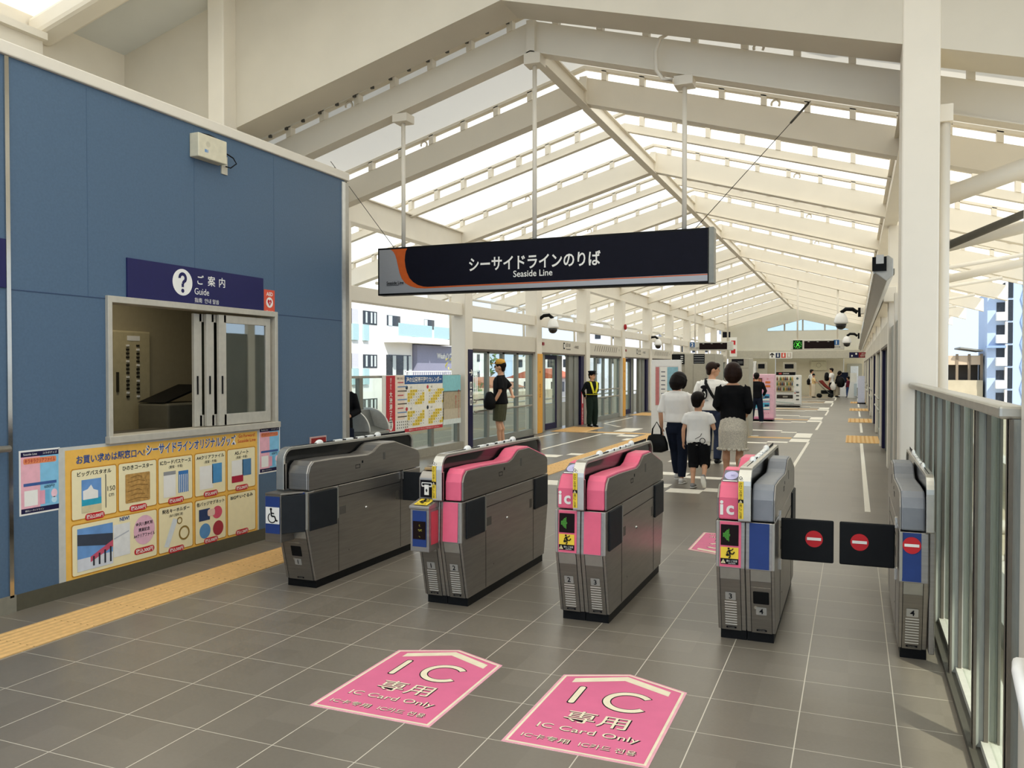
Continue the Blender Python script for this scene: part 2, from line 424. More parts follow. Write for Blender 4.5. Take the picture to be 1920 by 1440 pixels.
# girders and transoms
for x, y0, lab in ((-7.42, 8.5, 'over the posters and platform doors'), (.52, 8.4, 'over the far pillar row')):
    b = B(CREAM).box(x - .1, x + .1, y0, 56, 3.94, 3.96); b.box(x - .05, x + .05, y0, 56, 3.95, 4.38); b.box(x - .1, x + .1, y0, 56, 4.37, 4.39)
    tag(b.build('long_girder'), 'long white roof girder running ' + lab, 'girder')
    tag(B(CREAM).box(x - .1, x + .1, y0 if x < 0 else 14.6, 56, 2.7, 2.94).build('transom_beam', bevel=.01), 'white horizontal transom beam running ' + lab, 'beam')
# columns
def column(x, y, w, d, z1, label, amber=0, brace=0, group=None):
    r = thing('steel_column', label, 'column', (x, y, 0), 0, group)
    B(CREAM).box(-w / 2, w / 2, -d / 2, d / 2, 0, z1).build('post', r, bevel=.015)
    if amber:
        b = B(ORANGE).box(w / 2, w / 2 + .012, -d / 2 + .02, d / 2, .02, 2.0)
        g = G(b, (w / 2 + .012, 0, 0), (0, 1, 0), (0, 0, 1))
        g.text('←', 0, 1.55, .1, INK); g.text('のりば', 0, 1.2, .11, M('8A4A10', .6), vert=True)
        b.build('amber_panel', r)
    if brace:
        s = brace
        b = B(CREAM).tube([(s * 2.1, .1, rz(x + s * 2.1, -.05)), (s * .45, .1, 3.2), (s * .32, .1, 3.08), (s * .3, .1, 2.1)], .035, 8)
        b.build('downpipe', r)
    return r
lcol = [15.3 + 4.1 * k for k in range(10)]
for i, y in enumerate(lcol):
    column(-7.42, y, .32, .36, 3.95, 'white column between platform screen doors, %s from the posters' % ORD[i], i in (1, 3, 5), -1, 'platform columns')
column(-7.42, 10.9, .3, .3, 3.95, 'white column behind the stair railing beside the blue office corner', 0, -1)
rcol = [14.9 + 4.1 * k for k in range(10)]
for i, y in enumerate(rcol):
    column(.62, y, .24, .3, 3.95, 'white column in the far pillar row, %s beyond the thick column' % ORD[i], 0, 1, 'pillar row columns')
r = column(.517, 8.2, .3, .38, 6.3, 'thick white column rising behind the ticket gate with no-entry sign')
B(CREAM).box(-.12, .12, .6, .95, 0, 4.3).build('rear_post', r, bevel=.012)
b = B(CREAM); b.tube([(-.152, -.1, .62), (-.16, -.22, .6), (-.1, -.2, .6), (.1, -.2, .6)], .006, 6); b.build('cord', r)
b = B(CREAM).tube([(.21, .1, 0), (.21, .1, 3.85)], .045, 10); b.box(.16, .27, .03, .17, 3.8, 3.95); b.build('downpipe', r)
column(-7.03, 7.93, .24, .24, 6.2, 'white square column standing on top of the blue office')
column(.62, 2.96, .24, .32, 6, 'white column beside the glass fence nearest the camera')
for i, (x0, y0, z0, x1, y1, z1, rr, mm) in enumerate(((.7, 9.0, 3.25, 3.0, 9.0, 4.0, .09, CREAM), (.72, 10.96, 3.0, 3.2, 10.96, 3.55, .07, CREAM), (.72, 15.2, 2.95, 3.2, 15.2, 3.45, .07, CREAM), (.72, 10.4, 2.9, 2.8, 10.4, 3.75, .045, M('5A564C', .6)))):
    tag(B(mm).tube([(x0, y0, z0), (x1, y1, z1)], rr, 10).build('roof_brace'), ['stout white diagonal brace beside the thick column', 'white diagonal brace behind the dark slanting bar', 'farthest white diagonal brace under the track-side eaves', 'dark slanting bar under the track-side eaves'][i], 'brace')
# far end wall
b = B(M('D5D1C2', .55, var=.02, scale=2))
YW = 53
b.prism([(-7.4, 2.28), (.62, 2.28), (.62, 3.93), (-7.4, 3.93)], 1, YW, YW + .3)
b.prism([(-7.4, 3.93), (-4.95, 3.93), (-4.95, 4.1), (-2.95, 4.62), (-3.44, 5.75), (-7.4, rz(-7.4, .5))], 1, YW, YW + .3)
b.prism([(-.35, 3.93), (.62, 3.93), (.62, rz(.62, .5)), (-3.44, 5.75), (-2.95, 4.62), (-.35, 4.0)], 1, YW, YW + .3)
st(b.build('wall_back'))
st(B(M('BDB7A6', .6)).box(-7.4, .62, YW - .25, YW, 2.25, 2.75).build('trim_1', bevel=.02))
b = B(M('C9BFA4', .6, var=.03)); b.box(-7.4, -4.6, YW + 1.5, YW + 1.7, 0, 2.3); b.box(-4.5, -.6, YW + .6, YW + .8, 0, 2.3); b.box(-.6, .62, YW + 1.2, YW + 1.3, 0, 2.3)
st(b.build('wall_back_recess'))
w = st(B(ALU).box(-4.95, -.35, YW + .1, YW + .2, 3.92, 3.96).build('window_2'))
for x in (-4.0, -2.95, -1.7):
    B(ALU).box(x, x + .09, YW + .1, YW + .2, 3.95, 4.6).build('mullion', w)
b = B(GLASS); b.prism([(-4.95, 3.93), (-.35, 3.93), (-.35, 4.0), (-2.95, 4.62), (-4.95, 4.1)], 1, YW + .14, YW + .15); b.build('pane', w)
dr = st(B(M('A7A28F', .5)).box(-.42, .42, YW + 1.1, YW + 1.2, 0, 1.95).build('door_1'))
B(M('E9EEF0', .3)).box(-.22, .22, YW + 1.08, YW + 1.1, .5, 1.8).build('pane', dr)
B(ALU).box(-.36, -.32, YW + 1.06, YW + 1.1, .8, 1.1).build('handle', dr)
dr = st(B(M('A7A28F', .5)).box(-6.2, -5.2, YW + 1.4, YW + 1.5, 0, 1.95).build('door_2'))
B(M('F4F6F8', .3)).box(-6.0, -5.4, YW + 1.38, YW + 1.4, .9, 1.85).build('pane', dr)
# ---- blue office
BLUE = M('50677E', .5, var=.05, scale=60, name='blue_wall_panel')
b = B(BLUE)
X0, X1 = -5.29, -5.17
for y0, y1, z0, z1 in ((3.815, 4.6, .11, 3.68), (6.52, 7.72, .11, 3.68), (4.6, 6.52, .11, 1.11), (4.6, 6.52, 2.14, 3.68)): b.box(X0, X1, y0, y1, z0, z1)
b.box(-7.3, X0, 7.6, 7.72, .11, 3.68)
wl = st(b.build('wall_left'))
SEAM = M('2E4260', .6, name='panel_seam')
b = B(SEAM).box(X1, X1 + .002, 3.82, 4.6, 2.143, 2.15); b.box(X1, X1 + .002, 6.53, 7.7, 2.143, 2.15)
b.build('panel_joint', wl)
b = B(M('486079', .5)); [b.box(X1, X1 + .0015, y, y + .004, 2.15, 3.66) for y in (4.42, 6.52, 5.48)]; b.build('panel_joint', wl)
st(B(BLUE).box(X0, X1, 1.5, 3.785, .11, 3.68).build('wall_left_near'))
b = B(M('55503F', .6, name='grey_brown_skirting')).box(X0, X1 + .004, 1.5, 7.72, 0, .11); b.box(X0, X1 + .012, 3.6, 3.83, 0, .115, M('857F6E', .6))
st(b.build('baseboard_left'))
b = B(CREAM).box(-7.4, X1 + .03, 1.5, 7.78, 3.68, 3.77); st(b.build('trim_2', bevel=.01))
b = B(CHROME).box(X0, X1 + .012, 3.785, 3.815, .1, 3.68); st(b.build('trim_3'))
b = B(ALU).box(-5.4, X1 + .01, 7.715, 7.79, 0, 3.66); b.box(X1 - .06, X1 + .012, 7.66, 7.72, .11, 3.66, M('C9C8C2', .3, .5)); st(b.build('trim_4'))
# office room behind the window
OFW = M('A79C7E', .7, var=.03, name='office_wall')
b = B(OFW); b.box(-6.95, -6.9, 3.4, 7.6, 0, 2.7); b.box(-6.95, X0, 3.3, 3.4, 0, 2.7); b.box(-6.95, X0, 7.55, 7.6, 0, 2.7)
st(b.build('wall_office'))
st(B(M('CFC9B8', .7)).box(-6.95, X0, 3.4, 7.6, 2.65, 2.75).build('ceiling_office'))
# service window
FR = M('C3BCAC', .45, .2, name='window_frame_metal')
w = st(B(FR).box(X0 - .03, X1 + .03, 4.57, 4.61, 1.08, 2.17).build('window_1', bevel=.004))
b = B(FR).box(X0 - .03, X1 + .03, 6.5, 6.54, 1.08, 2.17); b.box(X0 - .03, X1 + .03, 4.6, 6.5, 2.12, 2.17); b.box(X0 - .05, X1 + .05, 4.56, 6.55, 1.06, 1.115); b.build('window_frame', w, bevel=.004)
def sash(xo, y0, y1, name='sash', gl=True):
    x = X1 - .05 + xo
    s_ = B(FR).box(x - .015, x + .015, y0, y0 + .09, 1.12, 2.1); s_.box(x - .015, x + .015, y1 - .065, y1, 1.12, 2.1)
    s_.box(x - .015, x + .015, y0 + .06, y1 - .06, 2.03, 2.1); s_.box(x - .015, x + .015, y0 + .06, y1 - .06, 1.12, 1.22)
    s_ = s_.build(name, w, bevel=.003)
    B(GLASSM).box(x - .003, x + .003, y0 + .065, y1 - .065, 1.22, 2.03).build('pane', s_)
    b = B(BLACK).box(x + .015, x + .024, y0 + .028, y0 + .04, 1.4, 1.56); b.build('handle', s_)
sash(.03, 5.775, 6.47); sash(-.01, 5.665, 6.45); sash(-.05, 5.56, 6.4)
t = thing('switchboard_cabinet', 'cream switchboard cabinet with two columns of small switches inside office window', 'cabinet', (-6.86, 6.36, 1.09))
B(M('C9BD97', .55)).box(-.04, .02, -.25, .25, -.3, .92).build('body', t, bevel=.01)
b = B(M('B9AD88', .5)).box(.02, .03, -.23, .23, -.28, .9); b.box(.03, .034, -.06, .1, .82, .87, PAPER); b.build('door', t)
for c in (-.06, .07):
    for k in range(14):
        B(M('2B2820', .5) if (k * 7 + int(c > 0)) % 4 else PAPER).box(.03, .045, c - .015, c + .015, .76 - k * .04, .78 - k * .04).build('switch', t)
B(M('3A362C', .5)).box(.03, .05, -.2, -.18, .3, .5).build('handle', t)
t = thing('cash_machine', 'dark grey till machine with raised black lid inside office window', 'machine', (-6.4, 6.55, .0))
B(M('6A6656', .6)).box(-.2, .2, -.34, .3, .0, 1.28).build('body', t, bevel=.02)
b = B(BLACK); b.prism([(-.34, 1.29), (.2, 1.46), (.22, 1.44), (-.3, 1.285)], 0, -.2, .15); b.build('lid', t)
b = B(M('59554A', .6)).box(-.6, .0, -.9, .5, .7, 1.0); tag(b.build('office_counter'), 'dim counter inside the office behind the service window', 'counter'); b2 = COL.objects['office_counter']; b2.location = (-5.7, 5.6, .05)

t = thing('added_office_lamp', 'unseen slim ceiling lamp added to brighten the office behind the service window', 'lamp', (-6.1, 5.6, 2.62))  # assumed lamp out of view, added to brighten the dark office
B(WHITE).box(-.1, .1, -.6, .6, 0, .03).build('housing', t)
B(M('FFF4DC', .5, emit=2.0)).box(-.08, .08, -.58, .58, -.012, 0).build('tube', t)  # glowing face of the added lamp
L = bpy.data.lights.new('added_office_light', 'AREA'); L.shape = 'RECTANGLE'; L.size = .15; L.size_y = 1.1; L.energy = 5; L.color = (1, .9, .72)  # fill light that goes with the added lamp
o = bpy.data.objects.new('added_office_light', L); COL.objects.link(o); o.location = (-6.1, 5.6, 2.6)
# ================================================================ TICKET GATES
STEELP = [(.07, .06), (-.03, .455), (-.02, .728), (1.66, .728), (1.65, .455), (1.56, .06)]
CAPP = [(-.018, .735), (-.018, .86), (.004, .915), (.045, .945), (.3, .945), (.78, .928), (.87, .945), (.95, .985), (1.0, 1.0), (1.22, 1.0), (1.58, .905), (1.63, .89), (1.655, .85), (1.655, .735)]
ICP = [(-.02, .735), (-.02, .865), (.035, .935), (.22, 1.005), (.31, 1.012), (.35, .96), (.8, .93), (.95, .985), (1.0, 1.0), (1.22, 1.0), (1.63, .89), (1.655, .735)]
def shrink(p, d):
    cx = sum(a for a, _ in p) / len(p)
    return [(y + (d if y < .3 else -d if y > 1.4 else 0), z - (d if z > .86 else 0)) for y, z in p]
LED = M('1C0F0E', .3, name='led_screen'); LEDG = M('4E9A38', .5, emit=.25, name='led_green')
SILVER = M('B9B6AE', .35, .5, name='number_plate')
def warn_tri(g, x, y, r, l=2):
    g.poly([(x - r, y - r * .75), (x + r, y - r * .75), (x, y + r)], M('E8D9A8', .5), l)
    g.rect(x - r * .1, y - r * .3, x + r * .1, y + r * .5, INK, l + 1); g.rect(x - r * .1, y - r * .6, x + r * .1, y - r * .42, INK, l + 1)
def runner(g, x, y, s, m=INK, l=2):   # figure hurrying with a briefcase
    g.ell(x - .12 * s, y + .38 * s, .1 * s, .1 * s, m, l)
    g.line([(x - .1 * s, y + .25 * s), (x + .02 * s, y - .1 * s)], .2 * s, m, l)
    g.line([(x + .02 * s, y - .08 * s), (x + .28 * s, y - .12 * s), (x + .42 * s, y + .1 * s)], .11 * s, m, l)
    g.line([(x + .0 * s, y - .1 * s), (x + .02 * s, y - .45 * s), (x - .12 * s, y - .5 * s)], .11 * s, m, l)
    g.line([(x - .12 * s, y + .22 * s), (x - .28 * s, y), (x - .2 * s, y - .15 * s)], .09 * s, m, l)
    g.line([(x - .02 * s, y + .2 * s), (x + .2 * s, y + .26 * s), (x + .3 * s, y + .4 * s)], .09 * s, m, l)
    g.rect(x - .36 * s, y - .32 * s, x - .08 * s, y - .12 * s, m, l)
def no_entry(g, x, y, r, l=1):
    g.ell(x, y, r, r, RED, l); g.rect(x - r * .8, y - r * .17, x + r * .8, y + r * .17, PAPER, l + 1)
def flap(par, x, sg, y0, y1, name='flap'):
    return B(DGREY).box(x, x + sg * .012, y0, y1, .472, .722).build(name, par, bevel=.005)
def half(t, sg, xi, xo, style, num, slots=True, xl=.0012):
    """one lane side of a gate: sg is the side, xi and xo its inner and outer faces"""
    xs = lambda a: sg * a
    lo = B(STEEL).prism(STEELP, 0, xs(xl), xs(xo)).build('lower_cabinet', t, bevel=.006)
    b = B(BLACK).prism([(.09, 0), (.09, .065), (1.55, .065), (1.55, 0)], 0, xs(xl + .001), xs(xo - .012)); b.build('plinth', t)
    b = B(INK)
    for y in (.36, 1.3): b.box(xs(xo), xs(xo + .0012), y, y + .004, .07, .73)
    b.box(xs(xo), xs(xo + .0012), .365, 1.3, .634, .639); b.box(xs(xo), xs(xo + .001), .5, .504, .2, .21)
    b.build('seams', lo)
    b = B(CHROME); b.loft([(xs(xo - .001), .75, .5), (xs(xo + .004), .75, .5)], [.012, .012], 10); b.build('lock', lo)
    b = B(M('5A554D', .5)).box(xs(xo), xs(xo + .001), .38, .46, .5, .56); b.box(xs(xo), xs(xo + .001), 1.22, 1.27, .5, .57); b.build('speaker_grille', lo)
    # front of the lower cabinet: foot panel with plate and louvres, on the slope (.07,.06)-(-.03,.455)
    xi_ = max(xl, xl + .008); mid = (xi_ + xo) / 2; hw = (xo - xi_) / 2
    up = V((0, -.1, .395)).normalized(); L = math.hypot(.1, .395)
    b = B(STEELD); g = G(b, (xs(mid), .07, .06), (1, 0, 0), up, .0015)
    g.rect(-hw + .02, .0, hw - .02, L - .075, STEELD, 1); g.rect(-hw + .02, L - .073, hw - .02, L - .002, ALU, 1)
    for x in (-hw + .018, hw - .02): g.rect(x, 0, x + .003, L, INK, 2)
    b.build('foot_panel', t)
    b = B(SILVER); g = G(b, (xs(mid), .07, .06), (1, 0, 0), up, .002)
    ny = .2 if slots else .12
    g.rrect(-.03, ny, .03, ny + .05, .004, SILVER, 2); g.text(str(num), 0, ny + .025, .034, INK, 3, bold=.015); b.build('number_plate', t)
    if slots:
        b = B(M('CFC8BA', .35, .5))
        for k in range(10):
            a = V((xs(mid), .07, .06)) + up * (.035 + k * .0165)
            b.box(a.x - .034, a.x + .034, a.y - .008, a.y + .003, a.z, a.z + .006)
        b.build('louvres', t)
    else:
        b = B(BLACK); g = G(b, (xs(mid), .07, .06), (1, 0, 0), up, .003); g.rrect(-.045, .19, .045, .27, .006, BLACK, 1); g.rect(-.055, .295, .055, .299, CHROME, 1)
        g.ell(-.03, .165, .011, .011, CHROME, 1); b.build('service_hatch', t)
    b = B(INK); g = G(b, (xs(mid), .07, .06), (1, 0, 0), up, .002); g.rrect(-.03, .012, .03, .024, .005, INK, 2); g.text('TOSHIBA', 0, .018, .007, ALU, 3, w=.04); b.build('maker_badge', t)
    # display panel on the upright part
    b = B(PINK); up2 = V((0, .01, .273)).normalized()
    g = G(b, (xs(mid), -.031, .457), (1, 0, 0), up2, .002)
    if style == 'ic':
        g.rect(-hw + .02, .002, hw - .014, .268, PINK, 1)
        b.build('display_panel', t)
        b = B(LED); g = G(b, (xs(mid), -.033, .457), (1, 0, 0), up2, .002)
        g.rect(-.052, .128, .05, .25, LED, 2); b2 = b.build('led_screen', t)
        b = B(LEDG); g = G(b, (xs(mid), -.033, .457), (1, 0, 0), up2, .002)
        for i in range(9):
            for j in range(14):
                fx, fy = i / 8, (j - 6.5) / 7
                if abs(fy) < .25 + fx * .8 and fx < .9 - abs(fy) * .15: g.rect(-.038 + i * .0052, .187 + (j - 6.5) * .0062, -.0345 + i * .0052, .1912 + (j - 6.5) * .0062, LEDG, 4)
        b.build('green_arrow', b2)
        b = B(YELLOW); g = G(b, (xs(mid), -.033, .457), (1, 0, 0), up2, .002)
        g.rect(-.052, .052, .05, .118, YELLOW, 2); g.rect(-.052, .018, .05, .052, INK, 2); runner(g, .002, .087, .062, INK, 4); warn_tri(g, -.036, .034, .014, 4)
        g.text('扉にご注意', .013, .039, .012, PAPER, 4, w=.062); g.text('CAUTION', .013, .025, .007, PAPER, 4, w=.04); b.build('caution_sticker', t)
    elif style == 'box': b.build('display_panel', t)
    else:
        g.rect(-hw + .014, .002, hw - .03, .268, PINK if style == 'pink' else BLUEP, 1)
        if style == 'noentry': no_entry(g, -.008, .2, .046, 3)
        b.build('display_panel', t)
    B(ALU).box(xs(xo - .016), xs(xo + .001), -.033, -.018, .455, .728).build('corner_strip', t, bevel=.003)
    # upper cover
    mid = (xi + xo) / 2; hw = (xo - xi) / 2
    if style in ('pink',):
        b = B(PINK).prism(CAPP, 0, xs(xi), xs(xo - .014)); c = b.build('upper_cover', t, bevel=.008)
        B(STEELD).prism(shrink(CAPP, .013), 0, xs(xo - .014), xs(xo)).build('side_plate', c, bevel=.003)
    elif style == 'ic':
        b = B(PINK).prism(ICP, 0, xs(xi), xs(xo - .012)); c = b.build('card_reader', t, bevel=.01)
        B(STEELD).prism(shrink(CAPP, .013), 0, xs(xo - .012), xs(xo)).build('side_plate', c, bevel=.003)
        b = B(PAPER); g = G(b, (xs(mid), -.022, .735), (1, 0, 0), (0, 0, 1), .002)
        g.text('i', -.035, .07, .085, PAPER, 1, bold=.03); g.text('c', .014, .057, .058, PAPER, 1, w=.056, bold=.03); b.build('lettering', c)
        b = B(ALUD); g = G(b, (xs(mid), .045, .938), (1, 0, 0), (0, .185, .07), .0025)
        g.rect(-.047, .02, .047, .17, M('6E6C70', .45), 1); g.ell(.0, .098, .04, .055, M('C9C3E6', .3), 2, 28); g.text('IC', .01, .095, .02, M('8A84B0', .4), 3); g.rect(-.042, .022, .042, .034, PAPER, 2); b.build('card_pad', c)
    elif style == 'box':
        pr = [(-.02, .735), (-.02, .88), (.02, .92), (.1, .95), (.8, .93), (.95, .985), (1.2, 1.0), (1.63, .89), (1.655, .735)]
        c = B(STEEL).prism(pr, 0, xs(xi), xs(xo)).build('upper_cover', t, bevel=.008)
        b = B(INK); g = G(b, (xs(mid), -.021, .735), (1, 0, 0), (0, 0, 1), .002)
        g.rect(-hw + .014, .012, hw - .012, .13, INK, 1); g.rrect(-.04, .085, .04, .115, .006, PAPER, 2); g.rrect(-.034, .094, .034, .109, .004, INK, 3)
        g.rect(-.016, .03, .018, .1, PAPER, 4); g.poly([(-.008, .06), (.01, .06), (.001, .075)], INK, 5); g.rect(-.003, .05, .005, .06, INK, 5); b.build('ticket_label', c)
        b = B(M('B89A6A', .4)).box(xs(mid) - .04, xs(mid) + .04, .02, .05, .93, .945); b.build('ticket_slot', c)
    else:
        c = B(GREYPL if style != 'plain' else STEEL).prism(CAPP, 0, xs(xi), xs(xo - .008)).build('upper_cover', t, bevel=.01)
        B(STEEL).prism(shrink(CAPP, .006), 0, xs(xo - .008), xs(xo)).build('side_plate', c, bevel=.003)
    b = B(INK)
    for a in ((.6, .604, .83, .86), (.66, .664, .83, .86), (.6, .664, .83, .834), (.6, .664, .856, .86), (.69, .71, .865, .885)): b.box(xs(xo), xs(xo + .001), *a)
    b.box(xs(xo), xs(xo + .0015), 1.02, 1.05, .86, .92, M('5A564E', .5)); b.build('print_mark', c)
def crest(t, w, sticker=True, x=0):
    """the raised metal hoop with sensor domes along the middle of a gate"""
    def loop(d):
        p = [(-.07 + d, .74)]
        r = .1 - d
        p += [(-.07 + d + r - r * math.cos(R(a)), 1.045 - d - r + r * math.sin(R(a))) for a in range(0, 91, 15)]
        p += [(1.85 - d - r + r * math.sin(R(a)), 1.03 - d - r + r * math.cos(R(a))) for a in range(0, 91, 15)]
        return p + [(1.85 - d, .8)]
    o, i = loop(0), loop(.022)
    b = B(CHROME); n = len(o); vs = []
    for xx in (x - w, x + w): vs += [(xx, y, z) for y, z in o] + [(xx, y, z) for y, z in i]
    fs = []
    for k in range(n - 1):
        fs += [(k, k + 1, 2 * n + k + 1, 2 * n + k), (n + k, 3 * n + k, 3 * n + k + 1, n + k + 1), (k, n + k, n + k + 1, k + 1), (2 * n + k, 2 * n + k + 1, 3 * n + k + 1, 3 * n + k)]
    fs += [(0, 2 * n, 3 * n, n), (n - 1, 2 * n - 1, 4 * n - 1, 3 * n - 1)]
    b.add(vs, fs, M('C9C5BA', .25, .75, name='crest_metal'), False)
    c = b.build('crest_rail', t, bevel=.003)
    B(SMOKE).prism([(q[0], max(q[1], .74)) for q in i], 0, x - w * .55, x + w * .55).build('smoked_panel', c)
    B(STEELD).box(x - w, x + w, -.068, -.03, .735, .93).build('front_post', c, bevel=.003)
    b = B(INK).box(x - .0015, x + .0015, .05, 1.75, 1.026, 1.0462); b.build('groove', c)
    for y in (.42, 1.28):
        B(M('EFEDE6', .35)).ell((x - w * .2, y, 1.04), w * .6, .05, .028, None, 14, 8).build('sensor_dome', c)
    for y in (.62, .78, .95, 1.1): B(M('EFEDE6', .35)).box(x - w * .6, x + w * .3, y, y + .1, 1.035, 1.05).build('lamp_strip', c, bevel=.005)
    if sticker:
        b = B(YELLOW); g = G(b, (x - w, -.071, .74), (1, 0, 0), (0, 0, 1), .002)
        g.rect(.002, .012, w * .85, .23, YELLOW, 1); g.rect(.002, .105, w * .85, .125, INK, 2); warn_tri(g, w * .43, .114, .009, 3)
        g.text('かけこみ禁止', w * .43, .218, .0158, INK, 3, w=w * .62, vert=True); g.text('扉にご注意', w * .43, .092, .0158, INK, 3, w=w * .62, vert=True)
        g.ring(w * .43, .25, .006, .009, INK, 2); b.build('warning_sticker', c)
GY = 5.0
def side_flaps(t, sg, xo, rear_open=0, front=True):
    if front: flap(t, sg * xo, sg, .03, .325)
    if not rear_open: flap(t, sg * xo, sg, 1.32, 1.62)
    b = B(ALU).box(sg * xo, sg * (xo + .014), .33, .345, .48, .72); b.build('hinge', t)
    if rear_open:
        f = B(DGREY).box(sg * xo, sg * (xo + .36), 1.34, 1.355, .472, .722).build('flap', t, bevel=.005)
        B(CHROME).box(sg * (xo + .005), sg * (xo + .02), 1.32, 1.34, .66, .74).build('hinge', t)
# gate 1: slim silver gate with the wheelchair panel
t = thing('ticket_gate', 'silver ticket gate with a white wheelchair sign on blue, nearest the office wall', 'ticket gate', (-3.865, GY, 0), 0, 'ticket gates')
half(t, 1, .03, .21, 'plain', 1, False, -.055); crest(t, .032, False)
side_flaps(t, 1, .21, 1, False)
hx = B(STEELD).box(-.055, .085, -.17, -.02, .375, .715); hx.prism([(-.055, -.17), (.085, -.17), (.213, .05), (.213, .3), (-.055, .3)], 2, .715, .73); hx = hx.build('front_housing', t, bevel=.004)
B(DGREY).box(.085, .0875, -.16, -.03, .44, .71).build('side_panel', hx)
b = B(DGREY); b.prism([(.087, -.165), (.215, .0), (.222, .33), (.205, .33), (.19, .0), (.08, -.15)], 2, .44, .712); b.build('flap', t, bevel=.004)
b = B(BLUEP); g = G(b, (.015, -.171, .375), (1, 0, 0), (0, 0, 1), .002); g.rect(-.064, .065, .062, .33, BLUEP, 1); g.rect(-.06, .135, .06, .255, PAPER, 2)
for q in ((-.012, .24),): g.ell(q[0], q[1], .01, .01, INK, 3)
g.line([(-.012, .232), (-.008, .19), (.02, .19), (.034, .157), (.046, .162)], .011, INK, 3); g.line([(-.01, .212), (.016, .21)], .009, INK, 3)
g.ring(-.003, .178, .03, .038, INK, 3, 120, 340); b.build('wheelchair_sign', hx)
# gate 2: ticket side and pink side
t = thing('ticket_gate', 'ticket gate with yellow-topped ticket box on one side and pink cover on the other', 'ticket gate', (-2.58, GY, 0), 0, 'ticket gates')
half(t, -1, .036, .165, 'box', 1); half(t, 1, .036, .165, 'pink', 2); crest(t, .036)
side_flaps(t, 1, .165); side_flaps(t, -1, .165)
hx = B(STEEL).box(-.152, -.012, -.16, -.02, .405, .69); hx.prism([(-.17, .69), (-.17, .71), (-.02, .742), (-.02, .69)], 0, -.158, -.006); hx = hx.build('front_housing', t, bevel=.004)
b = B(RED).box(-.0118, -.0108, -.13, -.03, .45, .67, M('C8434F', .4)); b.build('red_side_strip', hx)
b = B(BLUEP); g = G(b, (-.082, -.161, .405), (1, 0, 0), (0, 0, 1), .002); g.rect(-.052, .035, .052, .275, BLUEP, 1); g.rect(-.048, .085, .048, .205, LED, 2)
for (x, y, w_, h_) in ((.0, .17, .014, .018), (-.006, .14, .03, .018), (.0, .1, .012, .012)):
    for i in range(int(w_ / .005)):
        for j in range(int(h_ / .005)): g.rect(x + i * .005, y + j * .005, x + i * .005 + .003, y + j * .005 + .003, M('A8A03C', .5, emit=.25), 4) if (i * 3 + j * 5) % 4 else None
b.build('led_display', hx)
b = B(YELLOW); g = G(b, (-.082, -.168, .7115), (1, 0, 0), (0, .15, .032), .002); g.rect(-.05, .02, .05, .13, YELLOW, 1); runner(g, 0, .085, .08, INK, 3); g.text('扉にご注意', 0, .035, .016, INK, 3, w=.07); b.build('caution_sticker', hx)
# gates 3 and 4
t = thing('ticket_gate', 'double pink ticket gate with lower plates 2 and 3, lone pink arrow pad behind it', 'ticket gate', (-1.588, GY, 0), 0, 'ticket gates')
half(t, -1, .036, .165, 'ic', 2); half(t, 1, .036, .165, 'pink', 3); crest(t, .036); side_flaps(t, 1, .165); side_flaps(t, -1, .165)
t = thing('ticket_gate', 'half pink half grey ticket gate with blue panel and closed black flap', 'ticket gate', (-.582, GY, 0), 0, 'ticket gates')
half(t, -1, .036, .165, 'ic', 3); half(t, 1, .036, .165, 'grey', 4, False); crest(t, .036); side_flaps(t, -1, .165)
def shut(t, sg, xo, y):
    b = B(BLACK); x0, x1 = sg * (xo + .01), sg * (xo + .31)
    f = b.box(min(x0, x1), max(x0, x1), y, y + .016, .46, .715, M('1B1C1D', .5)).build('flap', t, bevel=.008)
    b = B(RED); g = G(b, (sg * (xo + .2), y - .001, .6), (1, 0, 0), (0, 0, 1), .0015); no_entry(g, 0, 0, .05, 1); b.build('no_entry_sign', f)
    b = B(CHROME); b.box(min(sg * xo, sg * (xo + .012)), max(sg * xo, sg * (xo + .012)), y - .01, y + .03, .7, .76); b.box(min(sg * xo, sg * (xo + .012)), max(sg * xo, sg * (xo + .012)), y - .01, y + .03, .4, .465); b.build('hinge', t)
shut(t, 1, .165, .28); flap(t, .165, 1, 1.32, 1.62)
t = thing('ticket_gate', 'narrow grey ticket gate with a no-entry sign on blue, beside the glass fence', 'ticket gate', (.383, GY + .03, 0), 0, 'ticket gates')
half(t, -1, .02, .148, 'noentry', 4); crest(t, .02, False); shut(t, -1, .148, .25)
b = B(STEEL).box(.001, .03, .0, 1.6, .06, .735); b.build('rear_cabinet', t, bevel=.005); # ================================================================ pink arrow pads on the floor
PADP = M('DE6E92', .6, var=.05, scale=6, name='pink_floor_print'); CREAMP = M('EFE3C4', .65, var=.05, name='cream_floor_print'); EDGE = M('EBA9B4', .6)
